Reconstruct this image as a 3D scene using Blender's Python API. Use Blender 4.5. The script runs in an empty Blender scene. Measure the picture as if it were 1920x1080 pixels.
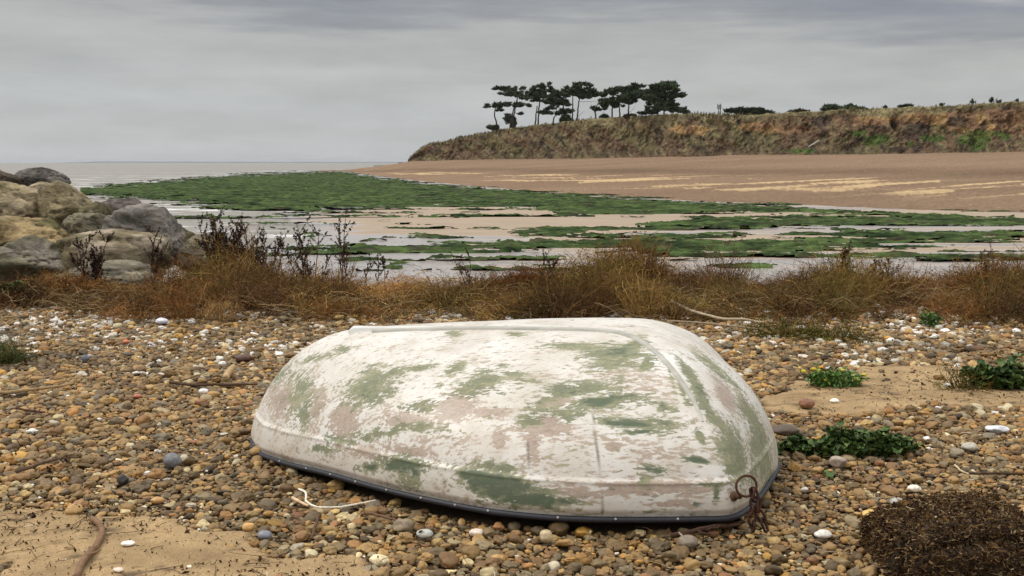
import bpy, math, random
import numpy as np
from mathutils import Vector

random.seed(7)
rng = np.random.default_rng(11)
SC = bpy.context.scene
COL = SC.collection

# ------------------------------------------------------------------ camera, sky, sun, exposure
EYE = 1.2
FPX = 2000.0
PITCH = math.atan(235.0 / FPX)
cam_data = bpy.data.cameras.new("camera")
cam_data.sensor_width = 36.0
cam_data.lens = FPX / 1920.0 * 36.0
cam_data.clip_start = 0.05
cam_data.clip_end = 60000.0
cam = bpy.data.objects.new("camera", cam_data)
COL.objects.link(cam)
cam.location = (0, 0, EYE)
cam.rotation_euler = (math.pi / 2 - PITCH, 0, 0)
SC.camera = cam
SC.view_settings.view_transform = 'Standard'
SC.view_settings.look = 'None'
SC.view_settings.exposure = 0.08
SC.view_settings.gamma = 1.0
SC.cycles.max_bounces = 6
SC.cycles.transparent_max_bounces = 4
SC.cycles.volume_bounces = 0

SUN_DIR = Vector((-0.55, 0.12, 0.80)).normalized()
SUN_EL = math.asin(SUN_DIR.z)
SUN_ROT = math.atan2(SUN_DIR.x, SUN_DIR.y)


def N(nt, kind, **kw):
    n = nt.nodes.new(kind)
    for k, v in kw.items():
        if k.startswith('i_'):
            key = k[2:]
            n.inputs[int(key) if key.isdigit() else key.replace('_', ' ')].default_value = v
        else:
            setattr(n, k, v)
    return n


def ramp(nt, stops, interp='LINEAR'):
    r = nt.nodes.new('ShaderNodeValToRGB')
    r.color_ramp.interpolation = interp
    els = r.color_ramp.elements
    while len(els) < len(stops):
        els.new(0.5)
    for e, (p, c) in zip(els, stops):
        e.position = p
        e.color = (*c, 1) if len(c) == 3 else c
    return r


def make_world():
    w = bpy.data.worlds.new("World")
    SC.world = w
    w.use_nodes = True
    nt = w.node_tree
    nt.nodes.clear()
    L = nt.links.new
    tc = N(nt, 'ShaderNodeTexCoord')
    sep = N(nt, 'ShaderNodeSeparateXYZ')
    L(tc.outputs['Generated'], sep.inputs[0])
    sky = N(nt, 'ShaderNodeTexSky', sky_type='NISHITA')
    sky.sun_disc = False
    sky.sun_elevation = SUN_EL
    sky.sun_rotation = SUN_ROT
    # long flat cloud bands
    mp = N(nt, 'ShaderNodeMapping')
    mp.inputs['Scale'].default_value = (2.2, 2.2, 17.0)
    L(tc.outputs['Generated'], mp.inputs[0])
    n1 = N(nt, 'ShaderNodeTexNoise', i_Scale=1.3, i_Detail=6.0, i_Roughness=0.55)
    L(mp.outputs[0], n1.inputs['Vector'])
    mp2 = N(nt, 'ShaderNodeMapping')
    mp2.inputs['Scale'].default_value = (4.5, 4.5, 60.0)
    mp2.inputs['Location'].default_value = (3.1, 1.7, 0.4)
    L(tc.outputs['Generated'], mp2.inputs[0])
    n2 = N(nt, 'ShaderNodeTexNoise', i_Scale=1.6, i_Detail=5.0, i_Roughness=0.6)
    L(mp2.outputs[0], n2.inputs['Vector'])
    # elevation, shifted by noise and tilted a little towards the right
    s1 = N(nt, 'ShaderNodeMath', operation='MULTIPLY_ADD', i_1=0.11, i_2=-0.055)
    L(n1.outputs[0], s1.inputs[0])
    s2 = N(nt, 'ShaderNodeMath', operation='MULTIPLY_ADD', i_1=0.050, i_2=-0.025)
    L(n2.outputs[0], s2.inputs[0])
    s3 = N(nt, 'ShaderNodeMath', operation='ADD')
    L(s1.outputs[0], s3.inputs[0]); L(s2.outputs[0], s3.inputs[1])
    tx = N(nt, 'ShaderNodeMath', operation='MULTIPLY_ADD', i_1=0.045)
    L(sep.outputs[0], tx.inputs[0]); L(sep.outputs[2], tx.inputs[2])
    up = N(nt, 'ShaderNodeMath', operation='SMOOTH_MIN')      # fade the noise in above the horizon
    fade = N(nt, 'ShaderNodeMapRange', i_1=0.0, i_2=0.08)
    L(sep.outputs[2], fade.inputs[0])
    s4 = N(nt, 'ShaderNodeMath', operation='MULTIPLY')
    L(s3.outputs[0], s4.inputs[0]); L(fade.outputs[0], s4.inputs[1])
    el = N(nt, 'ShaderNodeMath', operation='ADD')
    L(tx.outputs[0], el.inputs[0]); L(s4.outputs[0], el.inputs[1])
    nt.nodes.remove(up)
    k = 10.0
    st = [(0.0, (.450, .464, .470)), (.045, (.420, .434, .436)), (.085, (.405, .408, .400)), (.112, (.385, .386, .378)),
          (.130, (.290, .298, .310)), (.155, (.225, .236, .264)), (.185, (.40, .40, .40)), (.30, (.62, .63, .64)),
          (.55, (1.05, 1.06, 1.07)), (1.0, (1.32, 1.33, 1.33))]
    rp = ramp(nt, [(p, tuple(c * k / 14.0 for c in col)) for p, col in st])
    L(el.outputs[0], rp.inputs[0])
    gain = N(nt, 'ShaderNodeVectorMath', operation='SCALE')
    gain.inputs['Scale'].default_value = 15.4
    L(rp.outputs[0], gain.inputs[0])
    mp3 = N(nt, 'ShaderNodeMapping')
    mp3.inputs['Scale'].default_value = (5.0, 5.0, 26.0)
    L(tc.outputs['Generated'], mp3.inputs[0])
    n3 = N(nt, 'ShaderNodeTexNoise', i_Scale=1.5, i_Detail=7.0, i_Roughness=0.6)
    L(mp3.outputs[0], n3.inputs['Vector'])
    m3 = N(nt, 'ShaderNodeMapRange', i_1=.3, i_2=.7, i_3=13.9, i_4=17.2)
    L(n3.outputs[0], m3.inputs[0]); L(m3.outputs[0], gain.inputs['Scale'])
    mix = N(nt, 'ShaderNodeMix', data_type='RGBA')
    mix.inputs[0].default_value = 0.93
    L(sky.outputs[0], mix.inputs[6]); L(gain.outputs[0], mix.inputs[7])
    bg = N(nt, 'ShaderNodeBackground')
    bg.inputs['Strength'].default_value = 0.1
    L(mix.outputs[2], bg.inputs['Color'])
    out = N(nt, 'ShaderNodeOutputWorld')
    L(bg.outputs[0], out.inputs['Surface'])


make_world()
sun_data = bpy.data.lights.new("sun", 'SUN')
sun_data.energy = 1.5
sun_data.angle = math.radians(14)
sun_data.color = (1.0, 0.965, 0.90)
sun = bpy.data.objects.new("sun", sun_data)
COL.objects.link(sun)
sun.rotation_euler = SUN_DIR.to_track_quat('Z', 'Y').to_euler()

# ------------------------------------------------------------------ projection helpers (surveying the photograph)
CP, SP = math.cos(PITCH), math.sin(PITCH)


def ray(px, py):
    a = (px - 960.0) / FPX
    v = (540.0 - py) / FPX
    return np.array([a, CP + SP * v, -SP + CP * v])


def at_z(px, py, z=0.0):
    d = ray(px, py)
    return np.array([0, 0, EYE]) + d * ((z - EYE) / d[2])


def at_y(px, py, y):
    d = ray(px, py)
    return np.array([0, 0, EYE]) + d * (y / d[1])


def project(P):
    P = np.asarray(P, float)
    x, y, z = P[..., 0], P[..., 1], P[..., 2] - EYE
    f = np.maximum(CP * y - SP * z, 1e-6)
    v = SP * y + CP * z
    return 960.0 + FPX * x / f, 540.0 - FPX * v / f


# ------------------------------------------------------------------ numpy noise
def _hash(ix, iy, iz, seed):
    h = (ix.astype(np.int64) * 374761393 + iy.astype(np.int64) * 668265263 + iz.astype(np.int64) * 2147483647 + seed * 974634777) & 0xFFFFFFFF
    h = ((h ^ (h >> 13)) * 1274126177) & 0xFFFFFFFF
    h = ((h ^ (h >> 16)) * 2246822519) & 0xFFFFFFFF
    return ((h ^ (h >> 15)) & 0xFFFFFF) / float(0xFFFFFF)


def vnoise(p, seed=0):
    p = np.asarray(p, float)
    i = np.floor(p).astype(np.int64)
    f = p - i
    f = f * f * f * (f * (f * 6 - 15) + 10)
    r = 0
    for dx in (0, 1):
        wx = f[..., 0] if dx else 1 - f[..., 0]
        for dy in (0, 1):
            wy = f[..., 1] if dy else 1 - f[..., 1]
            for dz in (0, 1):
                wz = f[..., 2] if dz else 1 - f[..., 2]
                r = r + wx * wy * wz * _hash(i[..., 0] + dx, i[..., 1] + dy, i[..., 2] + dz, seed)
    return r


def fbm(p, octv=4, seed=0, rough=0.5):
    p = np.asarray(p, float)
    s, a, t = 0, 1.0, 0
    for o in range(octv):
        s = s + a * vnoise(p * 2.0 ** o + 17.3 * o, seed + o)
        t += a
        a *= rough
    return s / t


def xyz(x, y, z=None):
    x, y = np.broadcast_arrays(np.asarray(x, float), np.asarray(y, float))
    return np.stack([x, y, np.zeros_like(x) if z is None else np.broadcast_to(z, x.shape)], -1)


def sstep(a, b, x):
    t = np.clip((x - a) / (b - a), 0, 1)
    return t * t * (3 - 2 * t)


# ------------------------------------------------------------------ mesh building
class MB:
    def __init__(self):
        self.v, self.f3, self.f4, self.c, self.n = [], [], [], [], 0

    def add(self, V, F, col=None):
        V = np.asarray(V, float).reshape(-1, 3)
        F = np.asarray(F, np.int64)
        (self.f3 if F.shape[1] == 3 else self.f4).append(F + self.n)
        if col is None:
            col = (1, 1, 1)
        self.c.append(np.broadcast_to(np.asarray(col, float), (len(V), 3)))
        self.v.append(V)
        self.n += len(V)

    def arrays(self):
        V = np.concatenate(self.v) if self.v else np.zeros((0, 3))
        C = np.concatenate(self.c) if self.c else np.zeros((0, 3))
        f3 = np.concatenate(self.f3) if self.f3 else np.zeros((0, 3), np.int64)
        f4 = np.concatenate(self.f4) if self.f4 else np.zeros((0, 4), np.int64)
        return V, f3, f4, C

    def tube(self, pts, rad, sides=6, col=None, cap=True):
        pts = np.asarray(pts, float)
        n = len(pts)
        rad = np.broadcast_to(np.asarray(rad, float), (n,))
        tan = np.gradient(pts, axis=0)
        tan /= np.linalg.norm(tan, axis=1, keepdims=True) + 1e-12
        ref = np.array([0, 0, 1.0]) if abs(tan[0, 2]) < .9 else np.array([1.0, 0, 0])
        u = np.cross(tan[0], ref); u /= np.linalg.norm(u)
        V = []
        for i in range(n):
            u = u - tan[i] * np.dot(u, tan[i]); u /= np.linalg.norm(u) + 1e-12
            w = np.cross(tan[i], u)
            a = np.arange(sides) * 2 * math.pi / sides
            V.append(pts[i] + rad[i] * (np.cos(a)[:, None] * u + np.sin(a)[:, None] * w))
        V = np.concatenate(V)
        F = []
        for i in range(n - 1):
            for j in range(sides):
                k = (j + 1) % sides
                F.append((i * sides + j, i * sides + k, (i + 1) * sides + k, (i + 1) * sides + j))
        if cap:
            V = np.concatenate([V, pts[:1] - tan[0] * rad[0] * .3, pts[-1:] + tan[-1] * rad[-1] * .3])
            a, b = n * sides, n * sides + 1
            F3 = []
            for j in range(sides):
                k = (j + 1) % sides
                F3.append((a, k, j)); F3.append((b, (n - 1) * sides + j, (n - 1) * sides + k))
            base = self.n
            self.add(V, F, col)
            self.f3.append(np.array(F3) + base)
        else:
            self.add(V, F, col)


def mesh_from(name, V, f3, f4, attrs=None, smooth=True):
    me = bpy.data.meshes.new(name)
    V = np.asarray(V, np.float32)
    me.vertices.add(len(V))
    me.vertices.foreach_set('co', V.ravel())
    nl = len(f3) * 3 + len(f4) * 4
    me.loops.add(nl)
    idx = np.concatenate([np.asarray(f3, np.int32).ravel(), np.asarray(f4, np.int32).ravel()]).astype(np.int32)
    me.loops.foreach_set('vertex_index', idx)
    npoly = len(f3) + len(f4)
    me.polygons.add(npoly)
    st = np.concatenate([np.arange(len(f3)) * 3, len(f3) * 3 + np.arange(len(f4)) * 4]).astype(np.int32)
    me.polygons.foreach_set('loop_start', st)
    me.update(calc_edges=True)
    me.validate()
    me.polygons.foreach_set('use_smooth', np.full(len(me.polygons), smooth))
    for k, a in (attrs or {}).items():
        a = np.asarray(a, np.float32)
        if a.ndim == 1:
            at = me.attributes.new(k, 'FLOAT', 'POINT')
            at.data.foreach_set('value', a)
        else:
            at = me.attributes.new(k, 'FLOAT_VECTOR', 'POINT')
            at.data.foreach_set('vector', a.ravel())
    me.update()
    return me


def link(name, me, mat=None, parent=None, loc=None):
    o = bpy.data.objects.new(name, me)
    COL.objects.link(o)
    if mat is not None:
        me.materials.append(mat)
    if parent is not None:
        o.parent = parent
    if loc is not None:
        o.location = loc
    return o


def build(name, mb, mat, parent=None, base=None, smooth=True, extra=None):
    """Links the collected shapes as ONE mesh object; base is the world point that becomes its origin (or its thing's)."""
    V, f3, f4, C = mb.arrays()
    b = np.array(base if base is not None else (parent.location if parent is not None else (0, 0, 0)), float)
    at = {'col': C}
    at.update(extra or {})
    me = mesh_from(name, V - b, f3, f4, at, smooth)
    return link(name, me, mat, parent, tuple(b) if parent is None else None)


def tag(o, label=None, cat=None, group=None, kind=None):
    if label: o['label'] = label
    if cat: o['category'] = cat
    if group: o['group'] = group
    if kind: o['kind'] = kind
    return o


def thing(name, label, cat, loc, group=None):
    o = bpy.data.objects.new(name, None)
    o.empty_display_size = 0.1
    COL.objects.link(o)
    o.location = tuple(loc)
    return tag(o, label, cat, group)


def grid_faces(nr, nc, closed=False):
    r = np.arange(nr - 1)[:, None]
    c = np.arange(nc if closed else nc - 1)[None, :]
    c2 = (c + 1) % nc
    return np.stack([r * nc + c, r * nc + c2, (r + 1) * nc + c2, (r + 1) * nc + c], -1).reshape(-1, 4)


def ico(sub):
    import bmesh
    bm = bmesh.new()
    bmesh.ops.create_icosphere(bm, subdivisions=sub, radius=1.0)
    V = np.array([v.co[:] for v in bm.verts])
    F = np.array([[v.index for v in f.verts] for f in bm.faces])
    bm.free()
    return V, F


def srgb(r, g, b):
    c = np.array([r, g, b], float) / 255.0
    return np.where(c <= .04045, c / 12.92, ((c + .055) / 1.055) ** 2.4)


# ------------------------------------------------------------------ materials
def mat_new(name):
    m = bpy.data.materials.new(name)
    m.use_nodes = True
    nt = m.node_tree
    nt.nodes.clear()
    out = N(nt, 'ShaderNodeOutputMaterial')
    b = N(nt, 'ShaderNodeBsdfPrincipled')
    nt.links.new(b.outputs[0], out.inputs[0])
    return m, nt, b


def attr(nt, name, typ='GEOMETRY'):
    a = N(nt, 'ShaderNodeAttribute', attribute_name=name)
    a.attribute_type = typ
    return a


def mat_attr(name, rough=0.8, spec=0.3, var=0.35, scale=30.0, bump=0.0, bscale=None, kind='GEOMETRY', detail=5.0, bdist=0.01, stretch=None):
    """Base colour from the mesh's own colour attribute, varied by noise, with a noise bump."""
    m, nt, b = mat_new(name)
    L = nt.links.new
    a = attr(nt, 'col', kind)
    g = N(nt, 'ShaderNodeNewGeometry')
    vec = g.outputs['Position']
    if stretch:
        mp = N(nt, 'ShaderNodeMapping')
        mp.inputs['Scale'].default_value = stretch
        L(vec, mp.inputs[0]); vec = mp.outputs[0]
    n = N(nt, 'ShaderNodeTexNoise', i_Scale=scale, i_Detail=detail, i_Roughness=0.6)
    L(vec, n.inputs['Vector'])
    mr = N(nt, 'ShaderNodeMapRange', i_1=0.25, i_2=0.75, i_3=1.0 - var, i_4=1.0 + var)
    L(n.outputs[0], mr.inputs[0])
    sc = N(nt, 'ShaderNodeVectorMath', operation='SCALE')
    L(a.outputs['Vector'], sc.inputs[0]); L(mr.outputs[0], sc.inputs['Scale'])
    L(sc.outputs[0], b.inputs['Base Color'])
    b.inputs['Roughness'].default_value = rough
    b.inputs['Specular IOR Level'].default_value = spec
    if bump:
        n2 = N(nt, 'ShaderNodeTexNoise', i_Scale=bscale or scale * 2, i_Detail=6.0, i_Roughness=0.6)
        L(vec, n2.inputs['Vector'])
        bp = N(nt, 'ShaderNodeBump', i_Strength=bump, i_Distance=bdist)
        L(n2.outputs[0], bp.inputs['Height'])
        L(bp.outputs[0], b.inputs['Normal'])
    return m


M = {}
M['twig'] = mat_attr('dry_twig', .8, .2, .35, 60, .4, 150, bdist=.002)
M['leaf'] = mat_attr('green_leaf', .55, .22, .3, 40, .2, 120, bdist=.002)
M['pebble_thing'] = mat_attr('stone_surface', .55, .4, .28, 70, .25, 200, bdist=.002)
M['rust'] = mat_attr('rusty_iron', .85, .3, .5, 90, .6, 260, bdist=.002)
M['rim'] = mat_attr('black_rubber', .55, .4, .25, 60, .2, 160, bdist=.001)
M['scrub'] = mat_attr('dry_scrub', .95, .04, .35, 12)
M['needle'] = mat_attr('pine_needles', .9, .05, .35, .8)
M['bark'] = mat_attr('bark', .9, .2, .3, 3.0, .5, 8.0, bdist=.05)
M['cliff'] = mat_attr('cliff_earth', 1.0, .02, .5, .8, 1.0, 1.3, detail=9.0, bdist=.9)
M['bank'] = mat_attr('bank_shingle', 1.0, .03, .42, 3.5, 1.0, 5.0, detail=10.0, bdist=.25)
M['weed'] = mat_attr('seaweed', 1.0, .04, .75, 2.4, 1.0, 4.0, detail=9.0, bdist=.30, stretch=(.35, .8, 1.0))
M['clump'] = mat_attr('matted_weed', .9, .2, .5, 90, .8, 200, bdist=.006)
M['metal'] = mat_attr('weathered_steel', .5, .4, .2, 20)


def mat_ground():
    m, nt, b = mat_new('beach_ground')
    L = nt.links.new
    g = N(nt, 'ShaderNodeNewGeometry')
    a = attr(nt, 'col')
    n = N(nt, 'ShaderNodeTexNoise', i_Scale=7.0, i_Detail=8.0, i_Roughness=.65)
    n2 = N(nt, 'ShaderNodeTexNoise', i_Scale=160.0, i_Detail=4.0, i_Roughness=.7)
    vo = N(nt, 'ShaderNodeTexVoronoi', i_Scale=120.0)
    for q in (n, n2, vo):
        L(g.outputs['Position'], q.inputs['Vector'])
    mr = N(nt, 'ShaderNodeMapRange', i_1=.3, i_2=.7, i_3=.7, i_4=1.22)
    L(n.outputs[0], mr.inputs[0])
    mr2 = N(nt, 'ShaderNodeMapRange', i_1=.25, i_2=.75, i_3=.62, i_4=1.3)
    L(n2.outputs[0], mr2.inputs[0])
    mu = N(nt, 'ShaderNodeMath', operation='MULTIPLY')
    L(mr.outputs[0], mu.inputs[0]); L(mr2.outputs[0], mu.inputs[1])
    sc = N(nt, 'ShaderNodeVectorMath', operation='SCALE')
    L(a.outputs['Vector'], sc.inputs[0]); L(mu.outputs[0], sc.inputs['Scale'])
    L(sc.outputs[0], b.inputs['Base Color'])
    b.inputs['Roughness'].default_value = .95
    b.inputs['Specular IOR Level'].default_value = .15
    ad = N(nt, 'ShaderNodeMath', operation='ADD')
    L(n2.outputs[0], ad.inputs[0]); L(n.outputs[0], ad.inputs[1])
    bp = N(nt, 'ShaderNodeBump', i_Strength=.7, i_Distance=.012)
    L(ad.outputs[0], bp.inputs['Height']); L(bp.outputs[0], b.inputs['Normal'])
    return m


M['ground'] = mat_ground()


def mat_flats():
    m, nt, b = mat_new('wet_sand')
    L = nt.links.new
    g = N(nt, 'ShaderNodeNewGeometry')
    wet = attr(nt, 'wet')
    mp = N(nt, 'ShaderNodeMapping')
    mp.inputs['Scale'].default_value = (.16, .9, 1)
    L(g.outputs['Position'], mp.inputs[0])
    n = N(nt, 'ShaderNodeTexNoise', i_Scale=.55, i_Detail=7.0, i_Roughness=.6)
    L(mp.outputs[0], n.inputs['Vector'])
    nm = N(nt, 'ShaderNodeMath', operation='MULTIPLY_ADD', i_1=1.6, i_2=-.8)
    L(n.outputs[0], nm.inputs[0])
    ad = N(nt, 'ShaderNodeMath', operation='ADD')
    L(nm.outputs[0], ad.inputs[0]); L(wet.outputs['Fac'], ad.inputs[1])
    w = N(nt, 'ShaderNodeMapRange', i_1=.40, i_2=.62)
    L(ad.outputs[0], w.inputs[0])
    cr = N(nt, 'ShaderNodeMix', data_type='RGBA')
    cr.inputs[6].default_value = (.34, .258, .180, 1)
    cr.inputs[7].default_value = (.36, .315, .285, 1)
    L(w.outputs[0], cr.inputs[0])
    n3 = N(nt, 'ShaderNodeTexNoise', i_Scale=2.2, i_Detail=7.0, i_Roughness=.65)
    L(mp.outputs[0], n3.inputs['Vector'])
    mr = N(nt, 'ShaderNodeMapRange', i_1=.25, i_2=.75, i_3=.78, i_4=1.2)
    L(n3.outputs[0], mr.inputs[0])
    sc = N(nt, 'ShaderNodeVectorMath', operation='SCALE')
    L(cr.outputs[2], sc.inputs[0]); L(mr.outputs[0], sc.inputs['Scale'])
    L(sc.outputs[0], b.inputs['Base Color'])
    ro = N(nt, 'ShaderNodeMapRange', i_1=0.0, i_2=1.0, i_3=.62, i_4=.20)
    L(w.outputs[0], ro.inputs[0]); L(ro.outputs[0], b.inputs['Roughness'])
    sp = N(nt, 'ShaderNodeMapRange', i_1=0.0, i_2=1.0, i_3=.12, i_4=.5)
    L(w.outputs[0], sp.inputs[0]); L(sp.outputs[0], b.inputs['Specular IOR Level'])
    bp = N(nt, 'ShaderNodeBump', i_Strength=.25, i_Distance=.03)
    L(n3.outputs[0], bp.inputs['Height']); L(bp.outputs[0], b.inputs['Normal'])
    return m


def mat_sea():
    m, nt, b = mat_new('sea_water')
    L = nt.links.new
    g = N(nt, 'ShaderNodeNewGeometry')
    mp = N(nt, 'ShaderNodeMapping')
    mp.inputs['Scale'].default_value = (.16, .34, 1)
    L(g.outputs['Position'], mp.inputs[0])
    n = N(nt, 'ShaderNodeTexNoise', i_Scale=1.0, i_Detail=8.0, i_Roughness=.62)
    L(mp.outputs[0], n.inputs['Vector'])
    mp2 = N(nt, 'ShaderNodeMapping')
    mp2.inputs['Scale'].default_value = (.02, .05, 1)
    L(g.outputs['Position'], mp2.inputs[0])
    n2 = N(nt, 'ShaderNodeTexNoise', i_Scale=1.0, i_Detail=5.0, i_Roughness=.6)
    L(mp2.outputs[0], n2.inputs['Vector'])
    sep = N(nt, 'ShaderNodeSeparateXYZ')
    L(g.outputs['Position'], sep.inputs[0])
    # surf gets thinner away from the beach
    near = N(nt, 'ShaderNodeMapRange', i_1=60.0, i_2=520.0, i_3=.075, i_4=-.06)
    L(sep.outputs[1], near.inputs[0])
    fo = N(nt, 'ShaderNodeMath', operation='ADD')
    L(n.outputs[0], fo.inputs[0]); L(near.outputs[0], fo.inputs[1])
    f2 = N(nt, 'ShaderNodeMath', operation='MULTIPLY_ADD', i_1=.5, i_2=-.25)
    L(n2.outputs[0], f2.inputs[0])
    f3 = N(nt, 'ShaderNodeMath', operation='ADD')
    L(fo.outputs[0], f3.inputs[0]); L(f2.outputs[0], f3.inputs[1])
    fm = N(nt, 'ShaderNodeMapRange', i_1=.61, i_2=.73)
    L(f3.outputs[0], fm.inputs[0])
    cm = N(nt, 'ShaderNodeMix', data_type='RGBA')
    cm.inputs[6].default_value = (.25, .215, .165, 1)
    cm.inputs[7].default_value = (.72, .71, .69, 1)
    L(fm.outputs[0], cm.inputs[0]); L(cm.outputs[2], b.inputs['Base Color'])
    ro = N(nt, 'ShaderNodeMapRange', i_1=0.0, i_2=1.0, i_3=.24, i_4=.8)
    L(fm.outputs[0], ro.inputs[0]); L(ro.outputs[0], b.inputs['Roughness'])
    b.inputs['IOR'].default_value = 1.33
    bp = N(nt, 'ShaderNodeBump', i_Strength=.6, i_Distance=.5)
    L(n.outputs[0], bp.inputs['Height']); L(bp.outputs[0], b.inputs['Normal'])
    return m


M['flats'] = mat_flats()
M['sea'] = mat_sea()


def mat_rock():
    m, nt, b = mat_new('armour_rock')
    L = nt.links.new
    tc = N(nt, 'ShaderNodeTexCoord')
    a = attr(nt, 'col')
    n = N(nt, 'ShaderNodeTexNoise', i_Scale=2.3, i_Detail=10.0, i_Roughness=.68)
    n.inputs['Distortion'].default_value = .6
    mu = N(nt, 'ShaderNodeTexNoise', i_Scale=9.0, i_Detail=8.0, i_Roughness=.7)
    mp = N(nt, 'ShaderNodeMapping')
    mp.inputs['Scale'].default_value = (1.0, 1.0, 2.6)
    mp.inputs['Rotation'].default_value = (.3, .45, 0)
    L(tc.outputs['Object'], mp.inputs[0])
    L(mp.outputs[0], n.inputs['Vector']); L(tc.outputs['Object'], mu.inputs['Vector'])
    mr = N(nt, 'ShaderNodeMapRange', i_1=.30, i_2=.70, i_3=.34, i_4=1.65)
    L(n.outputs[0], mr.inputs[0])
    mr2 = N(nt, 'ShaderNodeMapRange', i_1=.25, i_2=.75, i_3=.72, i_4=1.28)
    L(mu.outputs[0], mr2.inputs[0])
    mm = N(nt, 'ShaderNodeMath', operation='MULTIPLY')
    L(mr.outputs[0], mm.inputs[0]); L(mr2.outputs[0], mm.inputs[1])
    sc = N(nt, 'ShaderNodeVectorMath', operation='SCALE')
    L(a.outputs['Vector'], sc.inputs[0]); L(mm.outputs[0], sc.inputs['Scale'])
    # pale lichen and mineral patches
    n4 = N(nt, 'ShaderNodeTexNoise', i_Scale=5.0, i_Detail=9.0, i_Roughness=.75)
    L(mp.outputs[0], n4.inputs['Vector'])
    pm = N(nt, 'ShaderNodeMapRange', i_1=.56, i_2=.68, i_3=0.0, i_4=.55)
    L(n4.outputs[0], pm.inputs[0])
    mx = N(nt, 'ShaderNodeMix', data_type='RGBA')
    mx.inputs[7].default_value = (.46, .40, .30, 1)
    L(pm.outputs[0], mx.inputs[0]); L(sc.outputs[0], mx.inputs[6])
    L(mx.outputs[2], b.inputs['Base Color'])
    b.inputs['Roughness'].default_value = .9
    b.inputs['Specular IOR Level'].default_value = .2
    ad = N(nt, 'ShaderNodeMath', operation='MULTIPLY_ADD', i_1=.35)
    L(mu.outputs[0], ad.inputs[0]); L(n.outputs[0], ad.inputs[2])
    bp = N(nt, 'ShaderNodeBump', i_Strength=1.0, i_Distance=.22)
    L(ad.outputs[0], bp.inputs['Height']); L(bp.outputs[0], b.inputs['Normal'])
    return m


M['rock'] = mat_rock()


def mat_pebble():
    m, nt, b = mat_new('shingle_pebble')
    L = nt.links.new
    a = attr(nt, 'pcol', 'INSTANCER')
    g = N(nt, 'ShaderNodeNewGeometry')
    n = N(nt, 'ShaderNodeTexNoise', i_Scale=55.0, i_Detail=6.0, i_Roughness=.65)
    L(g.outputs['Position'], n.inputs['Vector'])
    mr = N(nt, 'ShaderNodeMapRange', i_1=.28, i_2=.72, i_3=.68, i_4=1.28)
    L(n.outputs[0], mr.inputs[0])
    sc = N(nt, 'ShaderNodeVectorMath', operation='SCALE')
    L(a.outputs['Vector'], sc.inputs[0]); L(mr.outputs[0], sc.inputs['Scale'])
    L(sc.outputs[0], b.inputs['Base Color'])
    b.inputs['Roughness'].default_value = .62
    b.inputs['Specular IOR Level'].default_value = .35
    bp = N(nt, 'ShaderNodeBump', i_Strength=.2, i_Distance=.004)
    L(n.outputs[0], bp.inputs['Height']); L(bp.outputs[0], b.inputs['Normal'])
    return m


M['pebble'] = mat_pebble()


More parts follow.
